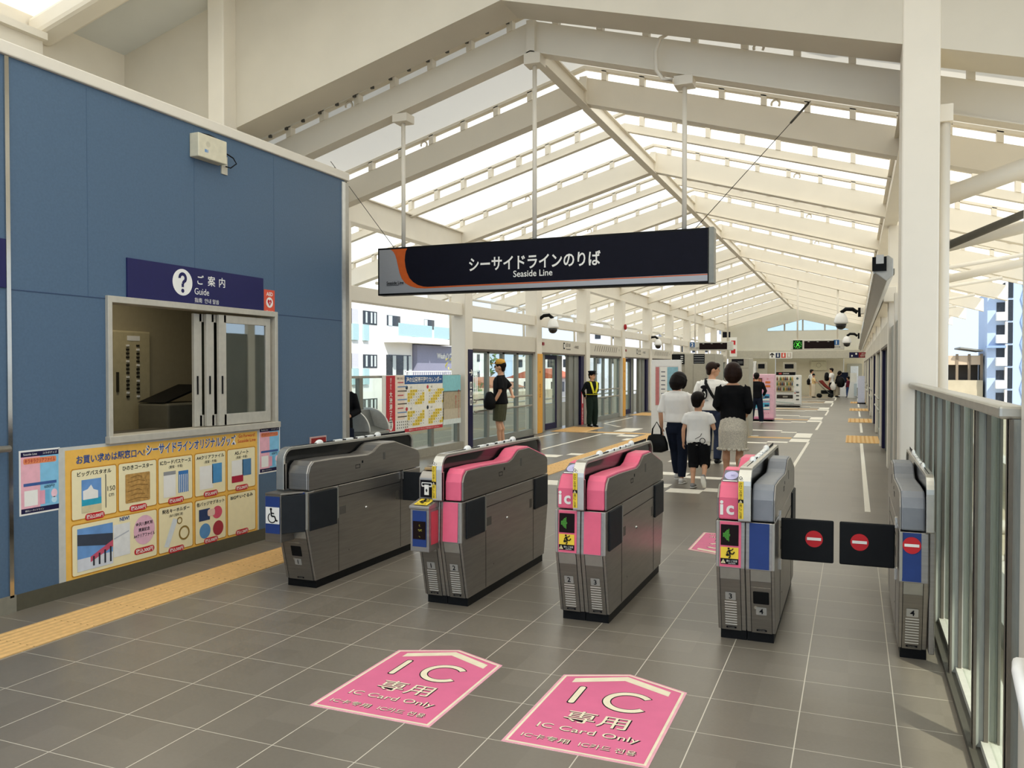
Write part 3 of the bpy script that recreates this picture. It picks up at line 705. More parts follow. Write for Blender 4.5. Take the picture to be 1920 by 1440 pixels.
def pad(x, y, label, rz=0):
    o = B(PADP); w, h = .65, .98
    out = [(0, 0), (w, 0), (w, .845), (w / 2, h), (0, .845)]
    o.prism(out, 2, 0, .002, EDGE)
    g = G(o, (0, 0, .002), (1, 0, 0), (0, 1, 0), .0006)
    sc = lambda d: [(w / 2 + (a - w / 2) * (1 - d / w * 2), .46 + (c - .46) * (1 - d / h * 2)) for a, c in out]
    g.poly(sc(.012), CREAMP, 1); g.poly(sc(.024), PADP, 2)
    g.poly([(.075, .755), (w / 2, .875), (w - .075, .755), (w - .075, .815), (w / 2, .935), (.075, .815)], CREAMP, 3)
    def out_text(s, x, y, hh, w=None, e=.03, m=CREAMP):
        g.text(s, x + .003, y - .003, hh * 1.03, INK, 3, w=w and w * 1.02, bold=e * .5); g.text(s, x, y, hh, m, 4, w=w, bold=0)
    for m, e, l in ((INK, .006, 3), (CREAMP, 0, 4)):
        g.rrect(.135 - e, .5 - e, .165 + e, .72 + e, .014, m, l)
        g.ring(.41, .61, .088 - e, .122 + e, m, l, 38 - e * 300, 322 + e * 300, 36)
    out_text('専用', w / 2, .36, .13, .3, .025)
    out_text('IC Card Only', w / 2, .21, .065, .47, .012)
    out_text('IC卡专用', .17, .095, .045, .22, .01); out_text('IC카드 전용', .45, .095, .045, .25, .01)
    p = o.build('floor_sign'); p.location = (x, y, 0); p.rotation_euler = (0, 0, rz)
    return tag(p, label, 'floor sign', 'pink card-only floor signs')
pad(-2.415, 3.295, 'pink IC-only arrow print on the floor before the gate with the ticket box')
pad(-1.412, 3.295, 'pink IC-only arrow print on the floor, nearest the camera and the closed lane')
pad(-.72, 8.3, 'pink IC-only arrow print on the floor behind the gates, turned the other way', math.pi)
# ================================================================ hanging station sign
t = thing('station_sign', 'long black hanging sign with white writing and an orange curve', 'sign', (-3.43, 8.97, 2.53))
b = B(BLACK); b.box(-2.045, 2.045, -.07, .07, 0, .585); b.box(2.0, 2.055, -.075, .075, -.004, .589, ALUD); b.build('frame', t, bevel=.006)
SGN = M('10101C', .55, var=.1, name='sign_black'); SILV = M('A9A9AB', .4, .3, stretch=(1, 1, 60), name='sign_silver'); ORG = M('C85A1E', .45, name='sign_orange')
b = B(SILV); g = G(b, (-2.045, -.071, 0), (1, 0, 0), (0, 0, 1), .0015)
g.rect(.022, .022, 4.035, .562, SILV, 1)
def curve(x0, x1, xe, n=14):   # the sweep from the upper edge to the base stripe
    pts = [(x0, .562)]
    for k in range(n + 1):
        q = k / n; pts.append((x0 + (x1 - x0) * q ** 1.5 * .0 + (xe - x0) * (q ** 3), .562 - .46 * (1 - (1 - q) ** 1.35)))
    return pts
o1 = [(.185, .562), (.225, .53), (.25, .49), (.27, .43), (.29, .35), (.31, .27), (.34, .2), (.39, .14), (.46, .1), (.55, .075), (.66, .066)]
o2 = [(.42, .562), (.4, .53), (.39, .48), (.385, .42), (.395, .34), (.415, .27), (.45, .2), (.5, .15), (.57, .11), (.64, .09), (.7, .084)]
g.poly(o1 + [(4.035, .085), (4.035, .095)] + o2[::-1], ORG, 2)
g.poly(o2 + [(4.035, .1), (4.035, .562)], SGN, 3)
b.build('face', t)
b = B(PAPER); g = G(b, (-2.045, -.071, 0), (1, 0, 0), (0, 0, 1), .0015)
g.text('シーサイドラインのりば', 2.06, .325, .165, PAPER, 5, w=1.61, bold=.02); g.text('Seaside Line', 2.06, .19, .075, PAPER, 5, w=.48, bold=.01)
g.text('Seaside Line', .25, .15, .04, INK, 5, w=.24, bold=.015); g.rect(.13, .118, .3, .124, INK, 5); g.text('シーサイドライン', .335, .12, .012, INK, 5, w=.07)
b.build('lettering', t)
for x, z in ((-5.149, 4.64), (-3.42, 5.1), (-1.7, 4.64)):
    b = B(CREAM).tube([(x + 3.43, 0, .58), (x + 3.43, 0, z - 2.53)], .026, 12); b.build('hanger_pole', t)
    b = B(CREAM).box(x + 3.33, x + 3.53, -.1, .1, z - 2.53, z - 2.53 + (.1 if x != -3.42 else .12)); b.build('junction_box', t, bevel=.005)
b = B(CREAM).tube([(-1.8, 8.82, 4.68), (-1.9, 8.8, 4.7), (-1.97, 8.8, 4.8), (-1.98, 8.8, 5.0), (-1.93, 8.8, 5.13), (-1.8, 8.8, 5.19), (-1.5, 8.8, 5.14), (.3, 8.8, 4.62)], .022, 8)
tag(b.build('cable_conduit'), 'cream cable conduit looping up the beam over the hanging sign', 'conduit')
WIRE = M('4A463E', .4, .6, name='wire')
b = B(WIRE).tube([(-.43, 8.98, 4.34), (-1.58, 8.98, 3.13)], .004, 5); b.loft([(-.45, 8.98, 4.32), (-.62, 8.98, 4.14)], [.012, .012], 6)
tag(b.build('stay_wire'), 'steel stay wire with turnbuckle slanting to the plain end of the hanging sign', 'wire')
b = B(WIRE).tube([(-5.68, 8.2, 4.05), (-5.28, 8.97, 3.12)], .004, 5); b.loft([(-5.66, 8.25, 3.98), (-5.6, 8.4, 3.85)], [.012, .012], 6)
tag(b.build('stay_wire'), 'steel stay wire slanting to the logo end of the hanging sign', 'wire')
# ================================================================ things on the blue wall
WX = -5.17
def wallg(b, y, z, st_=.0015): return G(b, (WX + .012, y, z), (0, 1, 0), (0, 0, 1), st_)
t = thing('guide_sign', 'dark blue guide sign with a white question mark above the office window', 'sign', (WX, 4.765, 2.165))
B(NAVY).box(0, .012, 0, 1.585, 0, .31).build('panel', t)
b = B(PAPER); g = G(b, (.012, 0, 0), (0, 1, 0), (0, 0, 1), .0015)
g.ell(.565, .175, .11, .11, PAPER, 1, 36); g.ring(.565, .21, .02, .047, NAVY, 2, -50, 185); g.line([(.585, .188), (.565, .165), (.565, .135)], .026, NAVY, 2); g.ell(.565, .105, .017, .017, NAVY, 2)
g.text('ご', .77, .215, .08, PAPER, 1, bold=.01); g.text('案', .9, .215, .09, PAPER, 1, bold=.01); g.text('内', 1.03, .215, .085, PAPER, 1, bold=.01)
g.text('Guide', .7, .115, .055, PAPER, 1, 'L', w=.17); g.text('指南  안내 말씀', .7, .04, .04, PAPER, 1, 'L', w=.29)
b.build('lettering', t)
b = B(M('E0563A', .5)).box(0, .003, 0, .155, 0, .225); g = G(b, (.003, 0, 0), (0, 1, 0), (0, 0, 1))
g.text('AED', .078, .185, .035, PAPER, 1, bold=.02); g.ell(.078, .105, .05, .05, PAPER, 1); g.poly([(.078, .07), (.11, .11), (.102, .13), (.09, .133), (.078, .122), (.066, .133), (.054, .13), (.046, .11)], RED, 2)
g.poly([(.084, .125), (.07, .1), (.08, .1), (.072, .08), (.09, .106), (.08, .106)], PAPER, 3); g.text('設置しています', .078, .022, .016, PAPER, 1, w=.11)
o = b.build('aed_sticker'); o.location = (WX, 6.37, 2.15); tag(o, 'small red AED sticker with a heart beside the guide sign', 'sticker')
t = thing('wall_unit', 'cream electrical box fixed high on the blue wall', 'electrical box', (WX, 5.6, 3.4))
B(M('D8D0B6', .45)).box(0, .1, -.17, .17, 0, .2).build('body', t, bevel=.008)
b = B(M('C9C1A8', .5)); g = G(b, (.1, 0, 0), (0, 1, 0), (0, 0, 1)); g.ell(-.06, .12, .025, .025, M('C9C1A8', .5), 1); g.rect(-.1, .05, -.075, .075, M('6F94C0', .5), 1); g.rect(-.07, .05, -.06, .075, M('6F94C0', .5), 1); b.build('label', t)
b = B(BLACK).loft([(.05, -.08, .2), (.05, 0, .215), (.05, .08, .2)], [.02, .014, .02], 6); b.build('cable_bundle', t)
B(M('C8C2B0', .4, .2)).box(0, .012, .2, .275, -.06, .1).build('outlet_plate', t)
B(BLACK).tube([(.06, .16, .12), (.09, .26, .08), (.09, .3, .04), (.05, .27, .0), (.02, .24, .01)], .006, 6).build('cable', t)
b = B(NAVY).box(0, .012, 0, .42, 0, .32); o = b.build('wall_sign'); o.location = (WX, 3.36, 2.155); tag(o, 'plain dark blue sign end on the wall before the corner strip', 'sign')
b = B(ALU).tube([(0, 0, 0), (0, 1.0, 0)], .022, 10); b.box(-.05, .01, .1, .14, -.02, .02); b.box(-.05, .01, .8, .84, -.02, .02)
o = b.build('wall_handrail'); o.location = (WX + .07, 2.75, 1.1); tag(o, 'round metal handrail ending on the office wall before the posters', 'handrail')
t = thing('hydrant_plate', 'red framed alarm plate low on the blue wall behind the wheelchair gate', 'alarm plate', (WX, 7.07, .74))
B(M('C9A9A0', .4)).box(0, .012, 0, .28, 0, .18).build('frame', t); b = B(RED).box(.012, .016, .015, .265, .015, .165, M('8E1B1B', .4)); b.build('plate', t)
b = B(PAPER); g = G(b, (.016, 0, 0), (0, 1, 0), (0, 0, 1)); g.ring(.09, .09, .03, .04, PAPER, 1, 120, 260); b.build('mark', t)
# big goods poster
CR = M('F6E9BC', .6, var=.02, name='cream_print'); AMB = M('F2BC56', .6, var=.04, name='amber_print'); PRB = M('274E8E', .6); REDP = M('C7222A', .6)
t = thing('goods_poster', 'large orange-edged goods poster with prices, under the office window', 'poster', (WX, 4.16, .065))
TAPE = M('C9C8BE', .3, var=.05, name='clear_tape')
B(TAPE).box(0, .002, 0, 2.12, 0, 1.0).build('tape_border', t)
b = B(AMB).box(.002, .0032, .055, 2.1, .03, .975); g = G(b, (.0032, .055, .03), (0, 1, 0), (0, 0, 1), .0008)
g.text('お買い求めは駅窓口へ!', .4, .87, .065, PRB, 3, w=.62, bold=.02); g.text('シーサイドラインオリジナルグッズ', 1.24, .885, .095, PAPER, 2, w=1.04, bold=.05); g.text('シーサイドラインオリジナルグッズ', 1.24, .885, .09, PRB, 3, w=1.02, bold=.02)
g.text('Go Forward!', 1.9, .915, .03, REDP, 3, w=.22); g.text('Seaside Line', 1.9, .87, .03, REDP, 3, w=.24)
cols = [.05, .46, .85, 1.25, 1.645]; cw = .365
def cell(x, y, w_, h_, title, price, sub=None):
    g.rrect(x - .008, y - .008, x + w_ + .008, y + h_ + .008, .02, M('C98A22', .6), 2); g.rrect(x, y, x + w_, y + h_, .016, CR, 3)
    if title: g.text(title, x + w_ / 2, y + h_ - .035, .035, INK, 5, w=min(w_ * .92, .037 * len(title)), bold=.02)
    if sub: g.text(sub, x + w_ / 2, y + h_ - .078, .028, INK, 5, w=.15)
    if price: g.rrect(x + w_ / 2 - .085, y - .02, x + w_ / 2 + .085, y + .03, .024, REDP, 5); g.text('税込' + price + '円', x + w_ / 2, y + .005, .033, PAPER, 6, w=.145, bold=.02)
SKY = M('6C9AD0', .6, var=.12, scale=8); SEA = M('2FA3BE', .6, var=.1); SAND = M('D9CBA0', .6)
cell(cols[0], .44, .385, .36, 'ビッグバスタオル', '2,000')
g.rect(.13, .48, .3, .72, SKY, 5); g.rect(.13, .48, .3, .53, SAND, 6); g.rect(.13, .53, .3, .58, SEA, 6); g.poly([(.14, .575), (.27, .575), (.27, .63), (.23, .645), (.21, .68), (.18, .65), (.14, .64)], PAPER, 7)
g.line([(.34, .49), (.34, .74)], .006, INK, 5); g.text('150', .39, .63, .035, INK, 5, w=.07); g.text('cm', .39, .58, .028, INK, 5, w=.045)
cell(cols[1], .44, cw, .36, 'ひのきコースター', '500')
g.rrect(cols[1] + .06, .49, cols[1] + .3, .715, .01, M('B98F4E', .7, var=.25, scale=40), 5); [g.line([(cols[1] + .08 + (k % 2) * .03, .51 + k * .035), (cols[1] + .18, .522 + k * .035), (cols[1] + .28 - (k % 3) * .03, .508 + k * .035)], .005, M('8A6430', .7), 6) for k in range(6)]
cell(cols[2], .44, cw, .36, 'ICカードパスケース', '500', '(夏服・冬服)'); g.rect(cols[2] + .05, .48, cols[2] + .18, .69, PAPER, 5); g.rect(cols[2] + .05, .66, cols[2] + .18, .69, M('9A9A98', .5), 6); g.rect(cols[2] + .21, .5, cols[2] + .32, .68, M('3C79B8', .5), 5); [g.rect(cols[2] + .22 + k * .02, .5, cols[2] + .227 + k * .02, .65, PAPER, 6) for k in range(5)]
cell(cols[3], .44, cw, .36, 'A4クリアファイル', '300', '(夏服・冬服)'); g.rect(cols[3] + .05, .49, cols[3] + .21, .69, PAPER, 5); g.rect(cols[3] + .2, .53, cols[3] + .32, .7, M('4F93C4', .5), 5)
cell(cols[4], .44, cw, .36, 'A5ノート', '200', '(夏服・冬服)'); g.rect(cols[4] + .05, .5, cols[4] + .2, .7, PAPER, 5); g.rect(cols[4] + .05, .5, cols[4] + .2, .56, M('B01E3C', .5), 6); g.rect(cols[4] + .19, .55, cols[4] + .31, .7, M('4E7FA8', .5), 5)
cell(cols[0], .035, .775, .365, None, None)
g.rect(.09, .06, .4, .37, SKY, 5); g.rect(.09, .06, .4, .15, M('DADCE0', .6), 6); g.poly([(.09, .25), (.4, .2), (.4, .29), (.09, .33)], M('3A4250', .6), 6); g.poly([(.2, .11), (.4, .19), (.4, .24), (.2, .15)], M('C7546C', .6), 7); [g.rect(.22 + k * .05, .08, .235 + k * .05, .15 + k * .015, M('30343C', .6), 8) for k in range(4)]
g.rect(.405, .1, .56, .345, M('E6E6E2', .6), 5); g.line([(.41, .24), (.55, .28)], .01, M('B9BCC0', .6), 6); g.text('NEW!', .51, .38, .03, PRB, 5, w=.09, bold=.03)
g.ell(.7, .26, .105, .115, M('E7B6C6', .6), 5, 32); g.text('金沢八景新駅', .7, .31, .03, INK, 6, w=.17, bold=.02); g.text('開業記念', .7, .265, .03, INK, 6, w=.11, bold=.02); g.text('A4クリアファイル', .7, .22, .03, INK, 6, w=.21, bold=.02)
g.rrect(.6, .075, .8, .125, .024, REDP, 5); g.text('税込300円', .7, .1, .036, PAPER, 6, w=.17, bold=.02)
cell(cols[2], .035, cw, .365, '駅名キーホルダー', '300', '(海の公園柴口駅)'); g.poly([(cols[2] + .05, .08), (cols[2] + .1, .07), (cols[2] + .2, .28), (cols[2] + .15, .3)], M('DDE3E4', .4), 5); g.ring(cols[2] + .27, .16, .045, .06, M('A88E4C', .4, .5), 5); g.ring(cols[2] + .22, .27, .02, .03, M('A88E4C', .4, .5), 5)
cell(cols[3], .035, cw, .365, '缶バッジマグネット', '300'); g.rect(cols[3] + .04, .22, cols[3] + .17, .32, M('2C3E66', .5), 5); g.ell(cols[3] + .26, .27, .06, .055, M('D9566E', .5), 5); g.ell(cols[3] + .11, .13, .065, .065, M('5E93C2', .5), 5); g.ell(cols[3] + .27, .13, .065, .065, M('A8323E', .5), 5); g.rrect(cols[3] + .14, .25, cols[3] + .23, .31, .02, M('E8C7B4', .5), 7)
cell(cols[4], .035, cw, .365, 'BIGぬいぐるみ', '1,200', None)
b.build('sheet', t)
def small_poster(y, z, label):
    o = B(PAPER).box(0, .0015, 0, .31, 0, .44); g = G(o, (.0015, 0, 0), (0, 1, 0), (0, 0, 1), .0008)
    g.rect(.012, .012, .155, .4, M('F0B4BE', .6, var=.06), 1); g.rect(.155, .012, .298, .4, M('86C3E0', .6, var=.06), 1); g.rect(.012, .395, .298, .428, NAVYM, 2); g.rect(.012, .012, .298, .045, NAVYM, 2)
    g.text('コラボグッズ', .23, .412, .016, PAPER, 3, w=.11); g.text('Seaside Line', .08, .412, .014, PAPER, 3, w=.1); g.rrect(.03, .345, .28, .385, .012, M('E68A5A', .6), 2); g.text('キラキラクリアファイル', .155, .365, .03, M('B02A2A', .6), 3, w=.23, bold=.02)
    g.rect(.03, .195, .28, .215, M('3B5C96', .6), 2); g.text('600円!', .225, .178, .025, INK, 3, w=.08); g.rect(.035, .06, .135, .165, PAPER, 2); g.rect(.15, .06, .225, .155, M('E7A3B4', .6), 2); g.rect(.19, .06, .225, .155, M('6FB4D6', .6), 3); g.ell(.262, .125, .024, .03, M('F3C9D2', .6), 2); g.ell(.262, .08, .022, .022, M('BFE0EE', .6), 2); g.text('横浜シーサイドライン', .11, .028, .014, PAPER, 3, w=.14)
    o = o.build('small_poster'); o.location = (WX, y, z); return tag(o, label, 'poster', 'small folder posters')
small_poster(3.865, .63, 'small pink and blue poster beside the corner strip, before the goods poster'); small_poster(6.285, .63, 'small pink and blue poster beside the window corner, behind the goods poster')
# ================================================================ PLATFORM SCREENS
PX = -7.4
SCG = M('8B8C84', .5, .2, var=.05, scale=3, name='screen_grey')
def bay(xp, s, y0, w, kind, label, group, louvre=False, lamp=True, text=True):
    """one bay of platform screen; s=1 faces +x, s=-1 faces -x; runs along y"""
    t = thing('platform_screen' if kind == 'glass' else 'platform_door', label, 'platform screen' if kind == 'glass' else 'platform door', (xp, y0, 0), 0, group)
    X = lambda a: s * a
    def bx(b, x0, x1, *r): return b.box(min(X(x0), X(x1)), max(X(x0), X(x1)), *r)
    h = bx(B(CREAM2), -.12, .1, 0, w, 2.04, 2.4); h = h.build('header', t, bevel=.006)
    b = bx(B(M('5E5348', .5)), -.1, .095, 0, w, 2.0, 2.04); b.build('header_trim', h)
    if text:
        b = B(INK); g = G(b, (X(.101), w / 2 if s > 0 else w / 2, 2.04), (0, s, 0), (0, 0, 1), .004)
        if kind == 'door':
            g.rrect(-.12, .12, .0, .3, .02, INK, 1); g.rect(-.09, .16, -.03, .26, PAPER, 2); g.text('金沢八景', .28, .24, .11, INK, 1, w=.4); g.text('Kanazawa-hakkei', .3, .13, .05, INK, 1, w=.4); g.text('← 新杉田', 1.0, .2, .09, INK, 1, w=.42)
        elif louvre:
            n = 11
            for k in range(n):
                x = -w * .36 + k * w * .72 / n
                g.poly([(x, .12), (x + .07, .12), (x + .21, .3), (x + .14, .3)], M('857D70', .6), 1)
            g.rect(w * .41, .18, w * .42, .24, INK, 1)
        if kind == 'door' or louvre: b.build('header_marks', h)
    if lamp and kind == 'door':
        bx(B(M('8A1420', .3)), .1, .14, .06, .16, 2.22, 2.3).build('warning_lamp', h, bevel=.01)
    if kind == 'glass':
        b = B(SCG); bx(b, -.06, .04, 0, w, 0, .14)
        for y in (.0, .27, .5, .73, 1):
            bx(b, -.05, .03, max(0, y * w - .06), min(w, y * w + .06), .1, 2.02)
        bx(b, -.05, .03, 0, w, 1.96, 2.02); b.build('mullions', t)
        b = bx(B(GLASS), -.012, -.004, .04, w - .04, .14, 1.96); b.build('glass_pane', t)
        for z in (.74, .98):
            b = B(ALU).tube([(X(.12), .1, z), (X(.12), w - .3, z)], .02, 8)
            for y in (.2, w * .5, w - .4): b.tube([(X(.12), y, z), (X(.1), y, z - .06), (X(.02), y, z - .06)], .01, 6)
            b.build('handrail', t)
    else:
        b = B(SCG); bx(b, -.1, .0, 0, .55, 0, 2.0); bx(b, -.1, .02, .1, .14, .0, 2.0); bx(b, -.28, -.1, .52, .56, 0, 2.0); bx(b, -.28, -.2, 1.9, 2.5, 0, 2.0); bx(b, -.1, .0, 2.5, w - .3, 0, 2.0); bx(b, -.1, .03, 2.9, 2.94, 0, 2.0)
        b.build('side_panels', t)
        b = B(NAVYM); bx(b, -.24, -.18, .56, .62, 0, 2.0); bx(b, -.24, -.18, .62, 2.0, 1.88, 2.0); bx(b, -.24, -.18, .62, 2.0, .0, .16); bx(b, -.24, -.18, 1.92, 2.0, .1, 1.9); bx(b, -.24, -.18, .98, 1.08, .1, 1.9)
        d = b.build('door_leaf', t)
        bx(B(GLASS), -.214, -.206, .62, 1.92, .16, 1.88).build('door_glass', d)
        b = bx(B(NAVYM), -.1, .07, w - .3, w - .02, 0, 2.0); b.build('navy_strip', t)
    return t
gl_lab = ['glass platform screen behind the person in the amber cap', 'glass platform screen with slanted header slots behind the uniformed guard']
n_g = n_d = 0
for i, y in enumerate(lcol[:-1]):
    if i % 2 == 0:
        bay(PX, 1, y + .2, 3.7, 'glass', gl_lab[n_g] if n_g < 2 else 'glass platform screen, %s bay beyond the posters' % ORD[i], 'platform screens', i > 0); n_g += 1
    else:
        bay(PX, 1, y + .2, 3.7, 'door', 'platform door with navy frame, ' + ['nearest the uniformed guard', 'behind the louvred cabinet', 'third from the guard', 'farthest along the row'][n_d], 'platform doors'); n_d += 1
for i, y in enumerate(rcol[:-1]):
    bay(.6, -1, y + .15, 3.8, 'door' if i % 2 == 0 else 'glass', 'pale platform bay seen edge-on in the far pillar row, %s beyond the thick column' % ORD[i], 'pillar row bays', False, False, False)
b = B(SCG).box(.55, .66, 9.2, 14.75, 0, 2.3); b.box(.52, .6, 12.95, 13.15, 0, 2.7, CREAM)
tag(b.build('side_screen'), 'plain grey screen panel behind the thick white column', 'screen panel')
# navy way-finding strip beside posters and the red notice by the guard
b = B(NAVYM).box(0, .02, 0, .2, 0, 2.02); g = G(b, (.02, 0, 0), (0, 1, 0), (0, 0, 1), .002)
g.text('→', .1, 1.55, .16, PAPER, 1, bold=.02)
for k in range(3): g.rrect(.05, 1.22 - k * .17, .15, 1.36 - k * .17, .01, PAPER, 1); g.rect(.08, 1.25 - k * .17, .12, 1.33 - k * .17, NAVYM, 2)
o = b.build('direction_panel'); o.location = (-7.26, 15.24, 0); tag(o, 'tall narrow navy direction panel with white arrow beside the posters', 'sign')
b = B(RED).box(0, .01, 0, .2, 0, .98, M('B02030', .5)); g = G(b, (.01, 0, 0), (0, 1, 0), (0, 0, 1), .003); g.rect(.06, .62, .14, .92, PAPER, 1); g.text('非常ドア', .1, .45, .1, PAPER, 1, vert=True)
o = b.build('notice_strip'); o.location = (-7.33, 23.02, 0); tag(o, 'upright red notice strip on the door post beside the guard', 'sign')
b = B(PAPER).box(0, .01, 0, .2, 0, .38); g = G(b, (.01, 0, 0), (0, 1, 0), (0, 0, 1), .003); g.ring(.1, .2, .045, .06, INK, 1); o = b.build('door_notice'); o.location = (-7.4, 19.75, 1.28); tag(o, 'white door notice beside the amber column panel', 'sign')
# ---- stair railing with posters
t = thing('glass_railing', 'glass stair railing carrying the tide calendar posters', 'railing', (-7.4, 8.3, 0))
b = B(ALU).box(-.04, .04, 0, 6.75, 1.47, 1.51); b.build('top_rail', t)
for y in (.1, 2.0, 3.15, 4.35, 5.6, 6.7): B(ALUD).box(-.04, .04, y - .05, y + .05, 0, 1.47).build('post', t)
B(GLASS).box(-.012, -.004, 0, 6.7, .2, 1.47).build('glass_pane', t)
B(M('9B9586', .6)).box(-.1, .1, -.1, 6.8, 0, .16).build('kerb', t)
def hung(y, z, w, h, label, draw, skew=0):
    b = B(PAPER).prism([(0, 0), (w, 0), (w, h), (0, h)], 0, 0, .003)
    g = G(b, (.003, 0, 0), (0, 1, 0), (0, 0, 1), .003); draw(g, w, h)
    o = b.build('poster'); o.location = (-7.34, y, z); return tag(o, label, 'poster')
PKT = M('F6D9D4', .6); CAL = M('F3EFE2', .7); YL = M('F0D24A', .6, var=.08)
def d1(g, w, h):
    g.rect(.0, .0, .3, h, PAPER, 1); g.rect(.12, .02, .42, h - .01, M('C42A34', .6), 2); g.text('潮干狩り', .27, h - .07, .05, PAPER, 3, vert=True); g.text('大渋滞発生', .27, h - .33, .1, PAPER, 3, vert=True, bold=.02); g.ell(.27, .13, .07, .1, PAPER, 3); g.text('注意', .27, .16, .06, INK, 4, vert=True)
    g.rect(.42, .2, w, h - .01, M('F1DFCB', .6), 2)
    for k in range(9): g.rect(.5, h - .14 - k * .075, .5 + (.32 if k % 3 else .2), h - .12 - k * .075, [M('C8585C', .6), M('6C8FB8', .6), M('5A5048', .6)][k % 3], 3)
    g.text('電車でお越しください', .66, h - .06, .04, INK, 3, w=.36); g.rect(.42, .02, w, .2, PAPER, 2)
    for k in range(6):
        for j in range(3): g.rect(.48 + k * .07, .05 + j * .05, .5 + k * .07, .075 + j * .05, INK, 3)
def d2(g, w, h):
    g.rect(0, h - .16, w, h, M('2A5C98', .6), 1); g.text('海の公園潮干狩りカレンダー', w / 2, h - .08, .1, PAPER, 2, w=w * .93, bold=.02)
    g.rect(0, .06, w, h - .16, CAL, 1); g.rect(0, 0, w, .06, M('C8303A', .6), 1); g.text('横浜シーサイドラインでお出かけください', w / 2, .03, .03, PAPER, 2, w=w * .8)
    for a in range(2):
        for c in range(2):
            x0, y0 = .1 + a * .78, .1 + c * .38
            g.ell(x0 - .03, y0 + .31, .04, .035, [M('C83C44', .6), M('2F3A44', .6)][a ^ c], 2); g.text('3456'[(1 - c) * 2 + a] + '月', x0 + .12, y0 + .31, .04, INK, 2)
            for r in range(5):
                for k in range(7):
                    on = ((r * 7 + k + a * 3 + c * 5) // 3) % 2 == 0
                    g.rect(x0 + k * .09, y0 + .22 - r * .055, x0 + .084 + k * .09, y0 + .27 - r * .055, YL if on else PAPER, 2); g.rect(x0 + .03 + k * .09, y0 + .238 - r * .055, x0 + .05 + k * .09, y0 + .255 - r * .055, M('8A7A4A', .6), 3)
def d3(g, w, h):
    g.rect(0, 0, w, h, M('8CCAD0', .6, var=.06), 1); g.rect(0, .3, w, h * .66, M('B3A488', .6, var=.1), 2); g.rect(0, h * .66, w, h * .68, M('5C6A60', .6), 3); g.rect(0, 0, w, .3, M('C8BCA4', .6), 2); g.rect(0, 0, w, .1, M('DDE5E0', .6), 3)
    g.text('春はシーサイドラインで', w * .87, h * .68, .05, M('C8202A', .6), 4, vert=True); g.text('潮干狩りへ', w * .7, h * .56, .05, M('C8202A', .6), 4, vert=True)
hung(12.05, .53, .745, .985, 'red and white traffic warning poster on the stair railing', d1)
hung(12.8, .5, 1.46, 1.01, 'yellow tide calendar poster with blue heading on the stair railing', d2)
hung(14.27, .54, .78, .96, 'pale seaside photo poster with red writing, beside the navy direction panel', d3)
# ---- round-topped machine by the office corner
t = thing('fare_machine', 'grey machine with rounded hood behind the blue office corner', 'machine', (-6.42, 10.05, 0))
GM = M('8E8E86', .45, .2)
B(GM).box(-.2, .22, -.2, .34, 0, .74).build('body', t, bevel=.01)
arc = [(-.2, .74), (-.2, 1.06)] + [(-.12 + .34 * math.sin(R(a)), .75 + .31 * math.cos(R(a))) for a in range(0, 91, 10)]
for y in (-.2, .31): B(M('C9C8C0', .35, .3)).prism(arc, 1, y, y + .03).build('hood_cheek', t)
B(M('6F706A', .5)).prism([(-.2, .74), (-.2, 1.03), (-.1, 1.03), (-.02, .8), (.2, .74)], 1, -.17, .31).build('recess', t)
B(GM).box(-.205, .225, -.21, .345, .66, .7).build('shelf', t)
# ================================================================ CAMERAS (domes)
def dome(x, y, z, s, label):
    t = thing('dome_camera', label, 'security camera', (x, y, z), 0, 'dome security cameras')
    B(BLACK).tube([(-s * .34, 0, .2), (-s * .24, 0, .27), (-s * .1, 0, .28), (0, 0, .2)], .045, 8).build('arm', t)
    B(BLACK).box(-s * .38 - .03, -s * .38 + .03, -.06, .06, .1, .3).build('wall_plate', t)
    B(WHITE).lathe([(.03, .2), (.09, .17), (.13, .09), (.15, 0), (.15, -.03), (.12, -.05)], n=18).build('housing', t)
    B(M('2A2624', .08)).lathe([(.115, -.045), (.11, -.1), (.08, -.15), (.03, -.175)], n=16).build('dome_glass', t)
dome(-6.93, 19.45, 2.68, 1, 'black-armed white dome camera on the column over the amber panel')
dome(-7.0, 31.7, 2.58, 1, 'black-armed white dome camera beside the hanging display numbered 2')
dome(-.285, 20, 2.68, -1, 'black-armed white dome camera nearest the thick white column')
dome(-.25, 31.5, 2.58, -1, 'black-armed white dome camera beside the hanging display numbered 1')
for y in (20, 31.5):
    tag(B(CREAM).box(.118 if y < 25 else .163, .185, y - .1, y + .1, 2.84, 2.98).build('camera_bracket', bevel=.01), 'white bracket box holding a dome camera, %s column row' % ('nearer in the far' if y < 25 else 'deeper in the far'), 'bracket')
b = B(M('A8141E', .3)).ell((0, 0, 0), .06, .05, .1); o = b.build('alarm_lamp'); o.location = (-7.22, 27.6, 3.05); tag(o, 'small red alarm lamp high on a platform column', 'lamp')
# cable tray with lamps
t = thing('lighting_trough', 'long grey cable and lamp trough running along the far pillar row', 'lighting trough', (.28, 0, 2.72))
b = B(M('B4B1A8', .4, .4)); b.prism([(-.07, .0), (-.07, .16), (.07, .2), (.12, .16), (.12, -.04), (.05, -.1)], 1, 10.4, 50); b.build('trough', t, bevel=.01)
b = B(M('C9CAC8', .25, .4)); b.box(-.085, -.07, 10.45, 50, .0, .12); b.build('lamp_cover', t)
b = B(BLACK); b.box(-.1, .05, 10.36, 10.4, .02, .18); b.box(-.06, .02, 10.34, 10.36, .1, .2, M('C9CAC8', .4)); b.build('end_cap', t)
b = B(ALUD); [b.box(-.02, .2, 12 + k * 4, 12.2 + k * 4, .15, .22) for k in range(10)]; b.build('bracket', t)
